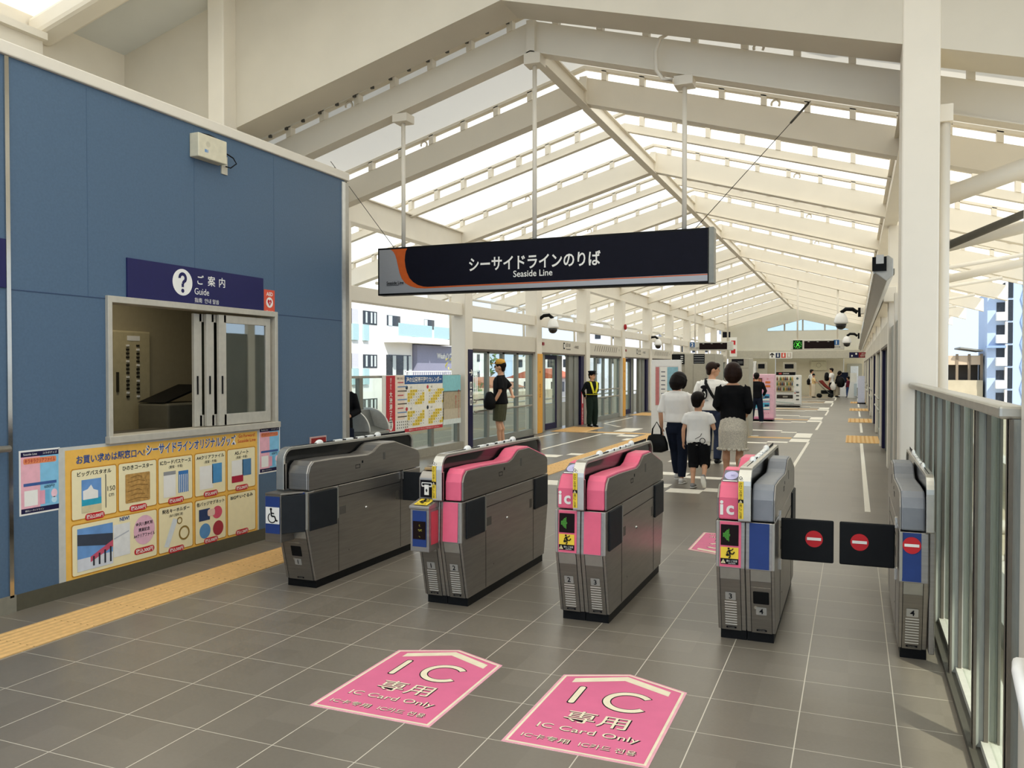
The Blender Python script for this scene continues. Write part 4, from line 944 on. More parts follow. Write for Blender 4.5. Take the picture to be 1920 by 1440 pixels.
# ================================================================ HANGING DISPLAYS AND SIGNS
def display(x0, x1, y, z0, z1, num, clock, label):
    t = thing('departure_display', label, 'departure display', ((x0 + x1) / 2, y, z0), 0, 'departure displays')
    w = (x1 - x0) / 2; h = z1 - z0
    B(M('CFCBBF', .5)).box(-w, w, -.1, .1, 0, h).build('housing', t, bevel=.015)
    b = B(LED); g = G(b, (0, -.101, 0), (1, 0, 0), (0, 0, 1), .004)
    a, c = (-w + .46, -w + 1.47) if clock else (-.65, .38 + .0)
    if not clock: a, c = -w + .38, -w + 1.4
    g.rect(a, .04, c, h - .05, LED, 1)
    for k, (u, s_) in enumerate(((.1, '種別'), (.4, '時刻'), (.75, '行先'))): g.text(s_, a + u * (c - a) + .05, h - .075, .03, PAPER, 2)
    b.build('screen', t)
    b = B(BLUEP); g = G(b, (0, -.101, 0), (1, 0, 0), (0, 0, 1), .004)
    u = w - .26 if clock else -w + .12
    g.rect(u - .09, h - .2, u + .09, h - .02, M('2C5E96', .5), 1); g.text(num, u, h - .11, .13, PAPER, 2, bold=.03); g.text('新杉田方面' if clock else '金沢八景行', u - (.05 if clock else -.1), .09, .07, M('6A645A', .6), 1, w=.36)
    b.build('platform_number', t)
    if clock:
        b = B(M('0E3A14', .4)); g = G(b, (-w + .24, -.101, h / 2), (1, 0, 0), (0, 0, 1), .004)
        g.rect(-.16, -.16, .16, .16, M('0E3A14', .4), 1)
        gg = M('5BD04A', .5, emit=.6)
        for k in range(12): g.ell(.12 * math.sin(R(30 * k)), .12 * math.cos(R(30 * k)), .014, .014, gg, 2, 8)
        g.line([(-.05, -.07), (.05, .08)], .025, gg, 2); g.line([(.06, -.06), (-.04, .06)], .025, gg, 2); b.build('clock_face', t)
    for x in (-w * .75, w * .75): B(CREAM).tube([(x, 0, h), (x, 0, rz(x + (x0 + x1) / 2) - z0)], .03, 8).build('hanger_pole', t)
display(-5.77, -4.16, 31.6, 2.314, 2.645, '2', False, 'hanging departure display with blue number 2, above the walking group')
display(-2.13, -.335, 31.6, 2.314, 2.673, '1', True, 'hanging departure display with green clock and blue number 1')
t = thing('toilet_sign', 'white hanging toilet sign with arrow and three coloured pictograms', 'sign', (-4.13, 52.69, 2.26))
B(PAPER).box(-.66, .66, -.05, .05, 0, .38).build('panel', t)
b = B(INK); g = G(b, (0, -.051, 0), (1, 0, 0), (0, 0, 1), .006)
g.line([(-.5, .06), (-.5, .3)], .06, INK, 1); g.line([(-.62, .2), (-.5, .32), (-.38, .2)], .06, INK, 1)
for k, c in enumerate((M('1B2A4E', .5), M('D8523E', .5), M('CFC4B4', .5))):
    x = -.16 + k * .32; g.rect(x - .13, .04, x + .13, .34, c, 1); g.ell(x, .28, .035, .035, PAPER, 2); g.rect(x - .04, .1, x + .04, .24, PAPER, 2)
b.build('pictograms', t)
t = thing('wall_sign', 'small navy and red hanging sign at the end of the far pillar row', 'sign', (.2, 46, 2.2))
B(NAVYM).box(-.45, .0, -.04, .04, 0, .28).build('navy_half', t); B(M('8E1B22', .5)).box(0, .42, -.04, .04, 0, .28).build('red_half', t)
b = B(PAPER); g = G(b, (0, -.041, 0), (1, 0, 0), (0, 0, 1), .006); g.ell(-.32, .1, .04, .05, PAPER, 1); g.ell(-.12, .2, .05, .05, PAPER, 1); g.text('出口', .2, .2, .07, PAPER, 1); g.text('EXIT', .2, .1, .08, PAPER, 1, w=.22); b.build('lettering', t)
b = B(INK).box(-.35, .0, -.03, .03, 0, .26); b.box(-.02, .3, -.03, .03, -.9, .0, PAPER); b.tube([(-.1, 0, .2), (-.1, 0, 1.7)], .025, 6, CREAM); g = G(b, (.14, -.031, 0), (1, 0, 0), (0, 0, 1), .006); g.rect(-.1, -.35, .1, -.15, RED, 1); g.rect(-.1, -.75, .1, -.55, RED, 1)
o = b.build('banner_sign'); o.location = (-5.38, 39.8, 3.1); tag(o, 'narrow white and red banner under a black sign beside display 2', 'sign')
b = B(M('CFC7A6', .5)).box(-.45, .45, -.03, 0, 0, .62); g = G(b, (0, -.031, 0), (1, 0, 0), (0, 0, 1), .006); g.ring(0, .3, .12, .14, M('9A9278', .6), 1); g.rect(-.4, .54, .4, .57, M('8A8068', .6), 1)
o = b.build('wall_board'); o.location = (-2.0, 53.55, 1.55); tag(o, 'pale wall board above the people at the far wall', 'board')
# ================================================================ CABINETS AND MACHINES ON THE CONCOURSE
CAB = M('B3AC9A', .5, .15, var=.04, name='cabinet_beige')
t = thing('machine_cabinet', 'tall beige cabinet with black louvres behind the walking group', 'cabinet', (-2.86, 17.0, 0), 0, 'beige louvred cabinets')
B(CAB).box(-.3, .3, -.25, .9, 0, 1.93).build('body', t, bevel=.01)
b = B(BLACK); g = G(b, (0, -.251, 0), (1, 0, 0), (0, 0, 1), .004); g.rect(-.12, 1.73, .1, 1.92, INK, 1); [g.rect(-.11, 1.75 + k * .045, .09, 1.765 + k * .045, M('8A8A86', .5), 2) for k in range(4)]; g.rect(-.13, .05, -.125, 1.7, M('6A6456', .6), 1); g.rect(.13, .05, .135, 1.7, M('6A6456', .6), 1); g.rect(-.12, .95, .12, .96, INK, 1); b.build('louvre_panel', t)
t = thing('air_unit', 'black louvred unit on top of the poster case', 'unit', (-3.3, 17.05, 0))
B(CAB).box(-.12, .13, -.2, .6, 0, 1.94).build('body', t); B(BLACK).box(-.13, .13, -.23, -.2, 1.72, 1.92).build('louvre_panel', t)
b = B(PAPER); [b.box(.05, .1, -.24, -.23, 1.75 + k * .04, 1.765 + k * .04) for k in range(4)]; b.build('slots', t)
t = thing('poster_case', 'white upright poster case behind the person in white blouse', 'poster case', (-3.42, 16.3, 0))
B(WHITE).box(-.3, .28, -.06, .06, 0, 1.8).build('frame', t, bevel=.008)
b = B(PAPER); g = G(b, (0, -.061, 0), (1, 0, 0), (0, 0, 1), .003); g.rect(-.22, .9, .24, 1.68, M('D9D2CC', .5), 1); g.rect(-.21, .91, -.14, 1.66, M('C97A78', .6), 2); g.rect(-.12, .91, .02, 1.66, PAPER, 2); g.rect(.02, .91, .23, 1.66, M('8FBCC8', .6, var=.12), 2); g.rect(.02, 1.0, .23, 1.2, M('C9B99A', .6), 3)
for k in range(8): g.rect(-.1, .96 + k * .085, -.02, .98 + k * .085, M('6A6A70', .6), 3)
b.build('poster_sheet', t)
t = thing('machine_cabinet', 'grey cabinet with a black top panel behind the person in lace skirt', 'cabinet', (-2.55, 20.6, 0), 0, 'beige louvred cabinets')
B(CAB).box(-.24, .24, -.3, .6, 0, 1.88).build('body', t, bevel=.01)
b = B(INK); g = G(b, (0, -.301, 0), (1, 0, 0), (0, 0, 1), .004); g.rect(-.16, 1.7, .12, 1.86, INK, 1); g.rect(-.02, 1.75, .1, 1.81, M('4A4A48', .5), 2); g.rect(-.22, 1.64, .22, 1.645, INK, 1); b.build('louvre_panel', t)
for i, (x, y, w, h, lab) in enumerate(((-4.75, 42, .3, 2.0, 'pale narrow cabinet behind the pink vending machine'), (-4.2, 42.4, .22, 1.95, 'beige cabinet with small screen behind the pink vending machine'), (-3.02, 44, .3, 1.95, 'pale cabinet with dark top standing behind the white vending machine'))):
    t = thing('ticket_cabinet', lab, 'cabinet', (x, y, 0), 0, 'far cabinets')
    B(CAB if i else WHITE).box(-w, w, -.3, .3, 0, h).build('body', t, bevel=.01); B(INK).box(-w * .7, w * .7, -.32, -.3, h - .3, h - .08).build('screen', t)
def vending(x, y, w, h, label, pink):
    t = thing('vending_machine', label, 'vending machine', (x, y, 0), 0, 'vending machines')
    m = M('F0C0CE', .4, name='vending_pink') if pink else M('EDEBE4', .4)
    B(m).box(-w / 2, w / 2, 0, .7, .06, h).build('body', t, bevel=.02)
    b = B(BLACK).box(-w / 2 + .04, w / 2 - .04, .04, .66, 0, .07); b.build('plinth', t)
    b = B(m); g = G(b, (-w / 2, -.004, 0), (1, 0, 0), (0, 0, 1), .004)
    if pink:
        g.rect(.02, .1, w * .66, h - .1, M('E9A9C0', .5), 1); g.rect(.04, h - .42, w * .62, h - .12, M('5A4038', .3), 2); g.rect(.06, h - .38, w * .6, h - .16, M('B8704A', .5), 3)
        for z, c in ((.62, '4AA0C8'), (.36, '5CB4D4')): g.rect(w * .28, z, w * .86, z + .22, M(c, .5, var=.15), 2); g.poly([(w * .28, z + .02), (w * .86, z + .1), (w * .86, z + .02)], PAPER, 3); g.rect(w * .7, z + .1, w * .84, z + .16, M('203A5A', .5), 4)
        g.text('プリント', w * .72, .25, .07, M('C83C7C', .5), 3, w=.24); g.rect(.1, .14, w * .5, .34, PAPER, 2)
        for z in (h - .28, h - .4): g.rect(w * .72, z, w * .88, z + .06, M('E07A3A', .5), 2)
        g.text('ic', w * .8, h - .14, .06, M('C83C5C', .5), 3); b.build('front_panel', t)
        B(M('B8708A', .4)).box(-w / 2 + .02, w / 2, -.12, 0, .06, .1).build('step', t)
    else:
        g.rect(.03, h * .47, w * .72, h - .06, M('E8E0C4', .4), 1)
        for k in range(3): b.box(-w / 2 + .04, -w / 2 + w * .72, -.09, -.004, h * .5 + k * .22, h * .5 + .012 + k * .22, M('C9BF9E', .5))
        g.rect(.05, .36, w * .7, .52, M('3A3530', .4), 2); g.rect(.3, .4, .5, .47, M('9A958A', .5), 3); g.rect(.0, .1, w, .12, M('6A6A66', .5), 2); g.poly([(.02, .2), (w * .75, .14), (w * .75, .17), (.02, .24)], M('B8C4BC', .5), 2)
        for z in (h - .14, h - .42): g.ell(w * .87, z, .05, .05, M('5A6A6A', .5), 2)
        g.rect(w * .76, h * .42, w * .8, h * .46, M('B83A3A', .5), 2); g.text('つめた~い', w * .86, h * .5, .05, M('2A4A8A', .5), 3, w=.2)
        for z in (.3, .46, .6): g.rect(w * .82, z, w * .94, z + .05, M('4A4844', .5), 2)
        b.build('front_panel', t)
        b = B(BLACK).box(-w / 2 + .02, w * .28, .0, .3, h, h + .13); g = G(b, (-.2, -.001, h), (1, 0, 0), (0, 0, 1), .004); g.rect(-.18, .03, -.06, .1, M('B83A3A', .5), 1); g.text('DRINK', .12, .065, .06, PAPER, 1, w=.26); b.build('topper', t)
    return t
vending(-2.76, 26.85, .92, 1.46, 'pink vending machine in front of the person in black', True)
vending(-2.62, 37.3, 1.02, 1.36, 'white drinks vending machine with lit bottle rows', False)
dr0 = None
dc = [M(c, .35) for c in ('7A4A20', 'C8A04A', '3A6A3A', 'D8D0C0', '6A2A1A', '2A3A5A')]
for r_ in range(3):
    for k in range(10):
        b = B(dc[(k * 5 + r_ * 2) % 6]).lathe([(.022, 0), (.025, .02), (.025, .1), (.012, .135), (.012, .16)], n=8)
        o = b.build('drink_bottle'); o.location = (-3.06 + k * .068, 37.25, 1.36 * .5 + .0125 + r_ * .22)
        tag(o, 'sample drink bottle on a shelf of the white vending machine', 'bottle', 'sample drink bottles')
# A-board by the pillar row, far column light things
b = B(M('D8D6E4', .5)); b.prism([(0, .0), (.0, 1.3), (.03, 1.3), (.5, .0)], 0, -.1, .2); b.box(-.12, .24, -.05, .5, 0, .06, INK)
o = b.build('leaning_board'); o.location = (.25, 41.8, 0); tag(o, 'pale board on a dark foot leaning by the far pillar row', 'board')
t = thing('hand_washer', 'white stand with bright bottles before the far door', 'stand', (-.02, 50.5, 0))
B(WHITE).prism([(-.35, 0), (.1, 0), (.1, .9), (-.2, .9)], 1, 0, .3).build('body', t); B(PAPER).box(-.2, .15, .05, .2, .9, 1.4).build('board', t); B(M('C9D4D8', .3)).box(.0, .16, -.05, .05, .1, .8).build('bottle_rack', t)
# ================================================================ GLASS FENCE
FM = M('B6B8AE', .45, .15, var=.06, stretch=(8, 8, 1), name='fence_metal'); FMD = M('6B6459', .45, .3, name='fence_metal_dark')
t = thing('glass_fence', 'waist-high glass fence with broad grey metal uprights along the drop', 'fence', (.47, 2.03, 0))
B(M('B9B5A8', .3, .6, name='fence_rail_metal')).box(-.03, .05, 1.1, 6.0, 1.455, 1.5).build('top_rail', t, bevel=.01)
for k in range(6):
    y = 1.12 + k * .93 - (.12 if k else 0)
    b = B(FM); b.box(0, .097, y - .012, y + .012, 0, 1.455); b.box(0, .01, y - .04, y + .04, 0, 1.455, FMD); b.box(.04, .056, y - .03, y + .03, 0, 1.455); b.box(.088, .098, y - .04, y + .04, 0, 1.455, FMD); b.build('upright', t)
    if k < 5: B(GLASSF).box(.06, .068, y + .04, y + .89, .06, 1.45).build('glass_pane', t)
B(M('C4C1B4', .5)).box(.03, .22, 1.1, 5.95, 0, .06).build('kerb', t)
B(M('4A473E', .5)).box(-.015, .03, 1.1, 5.95, 0, .03).build('dark_edge', t)
b = B(WHITE).tube([(.52, 2.98, .7), (.475, 2.95, .71), (.468, 2.9, .7), (.46, 2.5, .55)], .02, 10)
tag(b.build('handrail'), 'white handrail end low beside the column nearest the camera', 'handrail')
# ================================================================ PEOPLE
def person(label, x, y, deg, h, legs=None, arms=None, head=(0, 0), build=1.0, vox=.011, skin=SKIN, lean=0, hs=1.08, bare=False):
    """body in units of the height h, facing +y; legs and arms: knee/ankle and elbow/wrist points, side -1 first"""
    t = thing('person', label, 'person', (x, y, 0), R(deg))
    P = dict(t=t, h=h, vox=vox, bw=build)
    P['legs'] = legs or [((-.06, .01, .275), (-.06, -.01, .045)), ((.06, .01, .275), (.06, -.01, .045))]
    P['arms'] = arms or [((-.15, -.01, .64), (-.15, .03, .49)), ((.15, -.01, .64), (.15, .03, .49))]
    P['LN'] = lean
    P['HT'] = MX.Translation((0, lean * .37 * h, .865 * h)) @ MX.Rotation(R(head[1]), 4, 'Z') @ MX.Rotation(R(head[0]), 4, 'X') @ MX.Scale(hs, 4) @ MX.Translation((0, 0, -.865 * h))
    s = lambda p: V((p[0], p[1] + lean * max(0, p[2] - .5) if p[2] > .5 else p[1], p[2])) * h
    P['s'] = s
    b = B(skin)
    tr = [(.5, .07, .05, 0), (.52, .092 * build, .066, -.004), (.57, .09 * build, .06, 0), (.63, .078 * build, .054, .004), (.7, .09 * build, .06, .004), (.76, .1 * build, .062, 0), (.8, .092 * build, .048, -.004), (.825, .06, .04, -.006), (.845, .034, .036, -.004), (.885, .031, .034, .004)]
    P['torso'] = tr
    b.loft([s((0, q[3], q[0])) for q in tr], [(q[1] * h, q[2] * h) for q in tr], 14)
    P['sh'] = [(-.108 * build, -.004, .8), (.108 * build, -.004, .8)]
    for i, sg in enumerate((-1, 1)):
        k, a = P['legs'][i]; hp = (sg * .05, 0, .5); k2 = [(k[j] + a[j]) / 2 for j in range(3)]; k1 = [(k[j] + hp[j]) / 2 for j in range(3)]
        ca = (k[0] * .65 + a[0] * .35, k[1] * .65 + a[1] * .35 - .012, k[2] * .65 + a[2] * .35)
        b.loft([s(hp), s(k1), s(k), s(ca), s(k2), s(a)], [.044 * h, .038 * h, .031 * h, .033 * h, .027 * h, .02 * h] if bare else [.044 * h, .036 * h, .024 * h, .024 * h, .02 * h, .018 * h], 10)
        e, w = P['arms'][i]; sp = P['sh'][i]
        b.loft([s(sp), s([(sp[j] + e[j]) / 2 for j in range(3)]), s(e), s([(w[j] + e[j]) / 2 for j in range(3)]), s(w)], [.022 * h, .024 * h, .0215 * h, .021 * h, .0155 * h], 10)
        # hand: palm, four fingers of unequal length and a thumb
        e, w = s(e), s(w); d = (w - e).normalized(); q = V((0, 1, 0)); q = (q - d * q.dot(d))
        q = q.normalized() if q.length > .2 else V((0, 0, 1)); n_ = d.cross(q) * (-sg)
        b.loft([w, w + d * .03 * h, w + d * .052 * h], [(.016 * h, .012 * h), (.024 * h, .012 * h), (.022 * h, .011 * h)], 8, ref=tuple(q))
        for f in range(4):
            o = w + d * .05 * h + q * (.016 - f * .0105) * h; L = (.036, .043, .04, .031)[f] * h
            b.loft([o, o + d * L * .5 + n_ * L * .08, o + d * L * .9 + n_ * L * .35], [.0055 * h, .0052 * h, .0042 * h], 6)
        o = w + d * .018 * h + q * .018 * h
        b.loft([o, o + d * .02 * h + q * .014 * h + n_ * .004 * h, o + d * .042 * h + q * .016 * h + n_ * .012 * h], [.007 * h, .0062 * h, .005 * h], 6)
    b.T = P['HT']
    b.ell((0, .0, .938 * h), .0475 * h, .058 * h, .062 * h, n=16, k=10); b.ell((0, .018 * h, .9 * h), .036 * h, .042 * h, .036 * h)
    b.loft([(0, .052 * h, .938 * h), (0, .066 * h, .92 * h)], [.006 * h, .009 * h], 8); b.ell((0, .054 * h, .898 * h), .014 * h, .008 * h, .007 * h)
    for sg in (-1, 1): b.ell((sg * .048 * h, -.004 * h, .925 * h), .007 * h, .015 * h, .02 * h)
    b.loft([(0, -.005 * h, .86 * h), (0, 0, .9 * h)], [.03 * h, .03 * h], 10)
    b.T = None
    b.build('body', t, remesh=vox * .8, smooth=2)
    if vox < .016:
        e = B(INK); e.T = P['HT']
        for sg in (-1, 1): e.ell((sg * .019 * h, .051 * h, .934 * h), .0075 * h, .006 * h, .004 * h); e.ell((sg * .02 * h, .053 * h, .95 * h), .012 * h, .004 * h, .0025 * h)
        e.build('eyes', t)
    return P
def top(P, m, hem=.5, sl=1.0, loose=.014, name='shirt', neck=.838, wide=1.0):
    b = B(m); h, s = P['h'], P['s']
    rg = [q for q in P['torso'] if hem + .01 < q[0] < neck]
    i0 = P['torso'][1]
    rg = [(hem, max(rg[0][1], i0[1]) * .98 * wide, rg[0][2], rg[0][3])] + [(q[0], max(q[1], .088 * P['bw'] if loose > .012 else q[1]) * (wide if q[0] < .74 else 1), q[2], q[3]) for q in rg] + [(neck, .05, .044, -.005)]
    b.loft([s((0, q[3], q[0])) for q in rg], [((q[1] + loose) * h, (q[2] + loose) * h) if q[0] < .82 else ((q[1] + .012) * h, (q[2] + .008) * h) for q in rg], 16, cap=False)
    for i in (0, 1):
        sp = V(P['sh'][i]); e, w = (V(q) for q in P['arms'][i])
        if sl <= 1: pts = [sp * .9 + V((0, 0, .08)), sp, sp.lerp(e, sl * .5), sp.lerp(e, sl)]; rr = [.037, .0385, .036 + loose * .5, .034 + loose * .6]
        else: pts = [sp * .9 + V((0, 0, .08)), sp, sp.lerp(e, .5), e, e.lerp(w, sl - 1)]; rr = [.036, .0365, .034, .029 + loose * .3, .022 + loose * .4]
        b.loft([s(q) for q in pts], [r * h for r in rr], 10, cap=False)
    return b.build(name, P['t'], remesh=P['vox'], smooth=2)
def pants(P, m, end=1.0, loose=.01, name='trousers', waist=.6):
    b = B(m); h, s = P['h'], P['s']; w = P['bw']
    b.loft([s((0, 0, .455)), s((0, -.003, .52)), s((0, 0, waist))], [(.08 * h, .062 * h), ((.094 * w + loose) * h, (.068 + loose) * h), ((.08 * w + loose * .8) * h, (.056 + loose) * h)], 14, cap=False)
    for i, sg in enumerate((-1, 1)):
        k, a = (V(q) for q in P['legs'][i]); hp = V((sg * .05, 0, .5))
        if end > .5: pts = [hp, hp.lerp(k, .5), k, k.lerp(a, (end - .5) * 2 * .5), k.lerp(a, (end - .5) * 2)]; rr = [.056, .05, .042, .04, .029 + loose * .4]
        else: pts = [hp, hp.lerp(k, end), hp.lerp(k, end * 2)]; rr = [.058, .054, .046]
        b.loft([s(q) for q in pts], [(r + loose) * h for r in rr], 10, cap=False)
    return b.build(name, P['t'], remesh=P['vox'], smooth=2)
def skirt(P, m, z0, r0, name='skirt', waist=.6):
    b = B(m); h, s = P['h'], P['s']
    b.loft([s((0, 0, z0)), s((0, 0, (z0 + waist) / 2)), s((0, -.003, .52)), s((0, 0, waist))], [(r0 * h, r0 * .8 * h), (r0 * 1.02 * h, r0 * .84 * h), (.105 * P['bw'] * h, .08 * h), (.088 * P['bw'] * h, .066 * h)], 18, cap=False)
    return b.build(name, P['t'], remesh=P['vox'], smooth=2)
def shoes(P, m, sole=None, tip=(0, 0)):
    h, s = P['h'], P['s']
    for i in (0, 1):
        a = s(P['legs'][i][1]); b = B(m); g = tip[i]
        c, sn = math.cos(R(g)), math.sin(R(g))
        f = lambda y, z: a + V((0, y * c - z * sn, y * sn + z * c)) * h
        b.loft([f(-.03, -.018), f(.0, -.014), f(.05, -.026), f(.1, -.031)], [(.022 * h, .022 * h), (.024 * h, .026 * h), (.027 * h, .017 * h), (.021 * h, .011 * h)], 10)
        o = b.build('shoe', P['t'])
        if sole:
            b = B(sole); b.loft([f(-.035, -.04), f(.04, -.04), f(.11, -.04)], [(.023 * h, .005 * h), (.029 * h, .005 * h), (.02 * h, .005 * h)], 10); b.build('sole', o)
def hair(P, m=HAIR, style='short'):
    h = P['h']; b = B(m); b.T = P['HT']
    if style == 'short':
        b.ell((0, -.008 * h, .95 * h), .054 * h, .06 * h, .056 * h, n=18, k=10); b.loft([(0, -.03 * h, .93 * h), (0, -.034 * h, .89 * h)], [(.047 * h, .03 * h), (.034 * h, .02 * h)], 14)
        b.ell((0, .035 * h, .975 * h), .042 * h, .03 * h, .024 * h)
    else:
        z = .862 if style == 'bob' else .845
        b.ell((0, -.006 * h, .95 * h), .062 * h, .068 * h, .06 * h, n=20, k=12)
        b.loft([(0, -.016 * h, .955 * h), (0, -.018 * h, .92 * h), (0, -.02 * h, .89 * h), (0, -.018 * h, z * h)], [(.066 * h, .058 * h), (.072 * h, .06 * h), (.07 * h, .056 * h), (.054 * h, .042 * h)], 18)
        for sg in (-1, 1): b.loft([(sg * .05 * h, .02 * h, .95 * h), (sg * .053 * h, .018 * h, .9 * h), (sg * .046 * h, .02 * h, (z + .012) * h)], [.016 * h, .018 * h, .012 * h], 8)
    return b.build('hair', P['t'], remesh=.008, smooth=2)
CLW = M('F8F4EC', .8, var=.03, scale=8, name='white_cloth'); CLB = M('151517', .85, var=.2, scale=10, name='black_cloth'); CLN = M('1B2130', .85, var=.15, scale=10, name='navy_cloth')
DEN = M('27304A', .85, var=.15, name='dark_denim'); LACE = M('D9D2C2', .9, var=.22, scale=70, name='lace_cloth'); OLV = M('4A4A34', .85, var=.1, name='olive_cloth'); BEI = M('CBB99A', .85, var=.06, name='beige_cloth')
HAIRB = M('2A1B14', .45, var=.25, scale=60, name='brown_hair'); SHW = M('DAD6CE', .6, name='pale_shoe'); SHB = M('1A1A1C', .5, name='black_shoe')
# woman with the black handbag
P = person('person in loose white blouse and dark trousers carrying a black handbag', -2.33, 11.8, -6, 1.56, [((-.05, .1, .29), (-.045, .16, .06)), ((.055, .0, .275), (.055, -.03, .045))], [((-.15, -.02, .65), (-.155, .03, .5)), ((.155, .0, .66), (.19, .05, .53))], head=(-22, -25))
top(P, CLW, .555, 1.02, .024, 'blouse', wide=1.08); pants(P, CLN, .97, .004); shoes(P, SHW, PAPER); hair(P, HAIR, 'bob')
b = B(BLACK); b.loft([(0, 0, 0), (0, 0, .1), (0, 0, .2)], [(.17, .06), (.16, .06), (.12, .045)], 16, cap=True, sq=.6)
bag = thing('handbag', 'black handbag with two thin handles hanging from the hand of the person in white blouse', 'bag', (-2.62, 11.8, .46)); b.build('body', bag)
for q in (-.03, .03):
    B(BLACK).tube([(-.07, q, .19), (-.06, q * .6, .3), (.0, q * .2, .4), (.06, q * .6, .3), (.07, q, .19)], .007, 6).build('handle', bag)
# boy
P = person('small child in white t-shirt and black knee-length shorts walking between two adults', -1.95, 11.35, -4, 1.25, [((-.065, .05, .27), (-.06, .0, .05)), ((.06, .06, .275), (.085, -.1, .14))], [((-.16, -.02, .63), (-.17, .02, .5)), ((.165, .02, .65), (.12, .14, .72))], head=(4, -12), build=1.08, hs=1.38, bare=True)
top(P, CLW, .47, .62, .022, 't_shirt', wide=1.12); pants(P, CLB, .62, .018, 'shorts'); shoes(P, M('8E8C8A', .7, name='grey_shoe'), PAPER, (0, -60)); hair(P, HAIR, 'short')
b = B(INK); g = G(b, (.09, -.142, .66), (1, 0, 0), (0, 0, 1), .002); g.ring(0, 0, .03, .04, INK, 1); g.line([(-.1, .02), (-.03, .06), (-.01, .1)], .008, INK, 1); b.build('shirt_print', P['t'])
B(CLW).ell((.08, .14, .98), .05, .05, .05).build('towel', P['t'])
# man in white t-shirt with sling
P = person('person in white t-shirt with a black strap across the back, head turned', -2.26, 14.5, -8, 1.72, [((-.06, .05, .28), (-.06, .02, .05)), ((.06, .03, .275), (.065, -.04, .045))], [((-.17, .01, .65), (-.14, .1, .55)), ((.16, .03, .65), (.12, .12, .56))], head=(-4, -60), build=1.12)
top(P, CLW, .53, .7, .02, 't_shirt'); pants(P, DEN, 1.0, .006, 'jeans'); shoes(P, SHB); hair(P, HAIRB, 'short')
b = B(BLACK); g = G(b, (0, -.145, 1.2), (1, 0, 0), (0, 0, 1), .002); g.ell(-.09, .0, .05, .1, INK, 1); g.ell(-.09, -.02, .022, .06, PAPER, 2); g.ell(-.09, .11, .07, .035, INK, 1); g.rect(-.15, -.13, -.02, -.11, M('A8A8A6', .6), 1); b.build('shirt_print', P['t'])
sl = thing('sling_bag', 'black sling bag strap crossing the white t-shirt diagonally', 'bag', (-2.26, 14.5, 0))
B(BLACK).loft([(-.1, -.03, 1.46), (-.09, -.13, 1.38), (.02, -.15, 1.18), (.15, -.12, 1.0), (.2, 0, .96)], [(.025, .008)] * 5, 8).build('strap', sl); B(BLACK).loft([(.2, .02, .97), (.22, .08, .92)], [(.06, .05), (.06, .05)], 10).build('pouch', sl)
b = B(BEI).loft([(0, 0, 0), (0, 0, .16), (0, 0, .3)], [(.12, .05), (.13, .055), (.09, .04)], 14); o = b.build('cloth_bag'); o.location = (-1.93, 14.42, .63); tag(o, 'beige cloth bag at the hip of the person in white t-shirt with strap', 'bag')
# tall woman with lace skirt
P = person('person in black long-sleeved top and pale lace skirt, seen from behind', -1.6, 12.15, 2, 1.69, [((-.055, .02, .275), (-.05, -.02, .05)), ((.055, .03, .275), (.05, -.01, .05))], [((-.135, -.04, .655), (-.11, .09, .6)), ((.14, -.04, .65), (.11, .09, .58))], head=(-3, 0), bare=True)
top(P, CLB, .515, 1.75, .016, 'top', neck=.825); skirt(P, LACE, .285, .118); shoes(P, SHB); hair(P, HAIRB, 'bob')
b = B(LACE); [b.ell((.118 * 1.69 * math.cos(R(k * 20)), .095 * 1.69 * math.sin(R(k * 20)), .283 * 1.69), .03, .03, .02, None, 8, 5) for k in range(18)]; b.build('hem', P['t'])
# person in black at the pink machine
P = person('person in black top and dark jeans standing at the pink vending machine', -2.67, 25.4, 0, 1.5, [((-.08, .0, .275), (-.1, -.02, .05)), ((.08, .0, .275), (.1, -.02, .05))], [((-.16, .0, .66), (-.1, .12, .6)), ((.17, .0, .65), (.12, .1, .55))], vox=.014)
top(P, CLB, .48, 1.8, .018, 'top'); pants(P, CLN, 1.0, .012, 'jeans'); shoes(P, SHW); hair(P, HAIR, 'short')
# guard
P = person('uniformed guard in peaked cap and yellow reflective vest, hands behind the back', -6.8, 22.35, -128, 1.53, [((-.06, .02, .275), (-.06, .0, .045)), ((.065, .02, .275), (.085, .03, .045))], [((-.16, -.06, .66), (-.07, -.12, .56)), ((.16, -.06, .66), (.07, -.12, .55))], head=(0, 25), build=1.12, vox=.013)
GRN = M('1D2A24', .85, var=.1, name='dark_green_cloth')
top(P, M('161A1C', .85, name='dark_uniform'), .52, 1.92, .014, 'jacket'); pants(P, GRN, 1.0, .014); shoes(P, SHB); hair(P, HAIR, 'short')
YV = M('E8E03A', .5, var=.05, name='vest_yellow'); h = 1.53
b = B(YV); s_ = P['s']
for sg in (-1, 1):
    b.loft([s_((sg * .02, .088, .62)), s_((sg * .055, .09, .72)), s_((sg * .07, .06, .82)), s_((sg * .07, -.03, .835)), s_((sg * .055, -.09, .72)), s_((0, -.085, .6))], [(.034, .008)] * 6, 8)
b.loft([s_((.112 * math.cos(R(a)), .088 * math.sin(R(a)), .595)) for a in range(0, 361, 20)], [(.008, .045)] * 19, 8, cap=False, ref=(0, 0, 1)); b.build('safety_vest', P['t'])
b = B(M('10161C', .5, name='cap_cloth')); b.T = P['HT']; b.lathe([(.052 * h, .962 * h), (.055 * h, .975 * h), (.07 * h, 1.0 * h), (.066 * h, 1.012 * h), (.03 * h, 1.018 * h)], n=20); c = b.build('peaked_cap', P['t'])
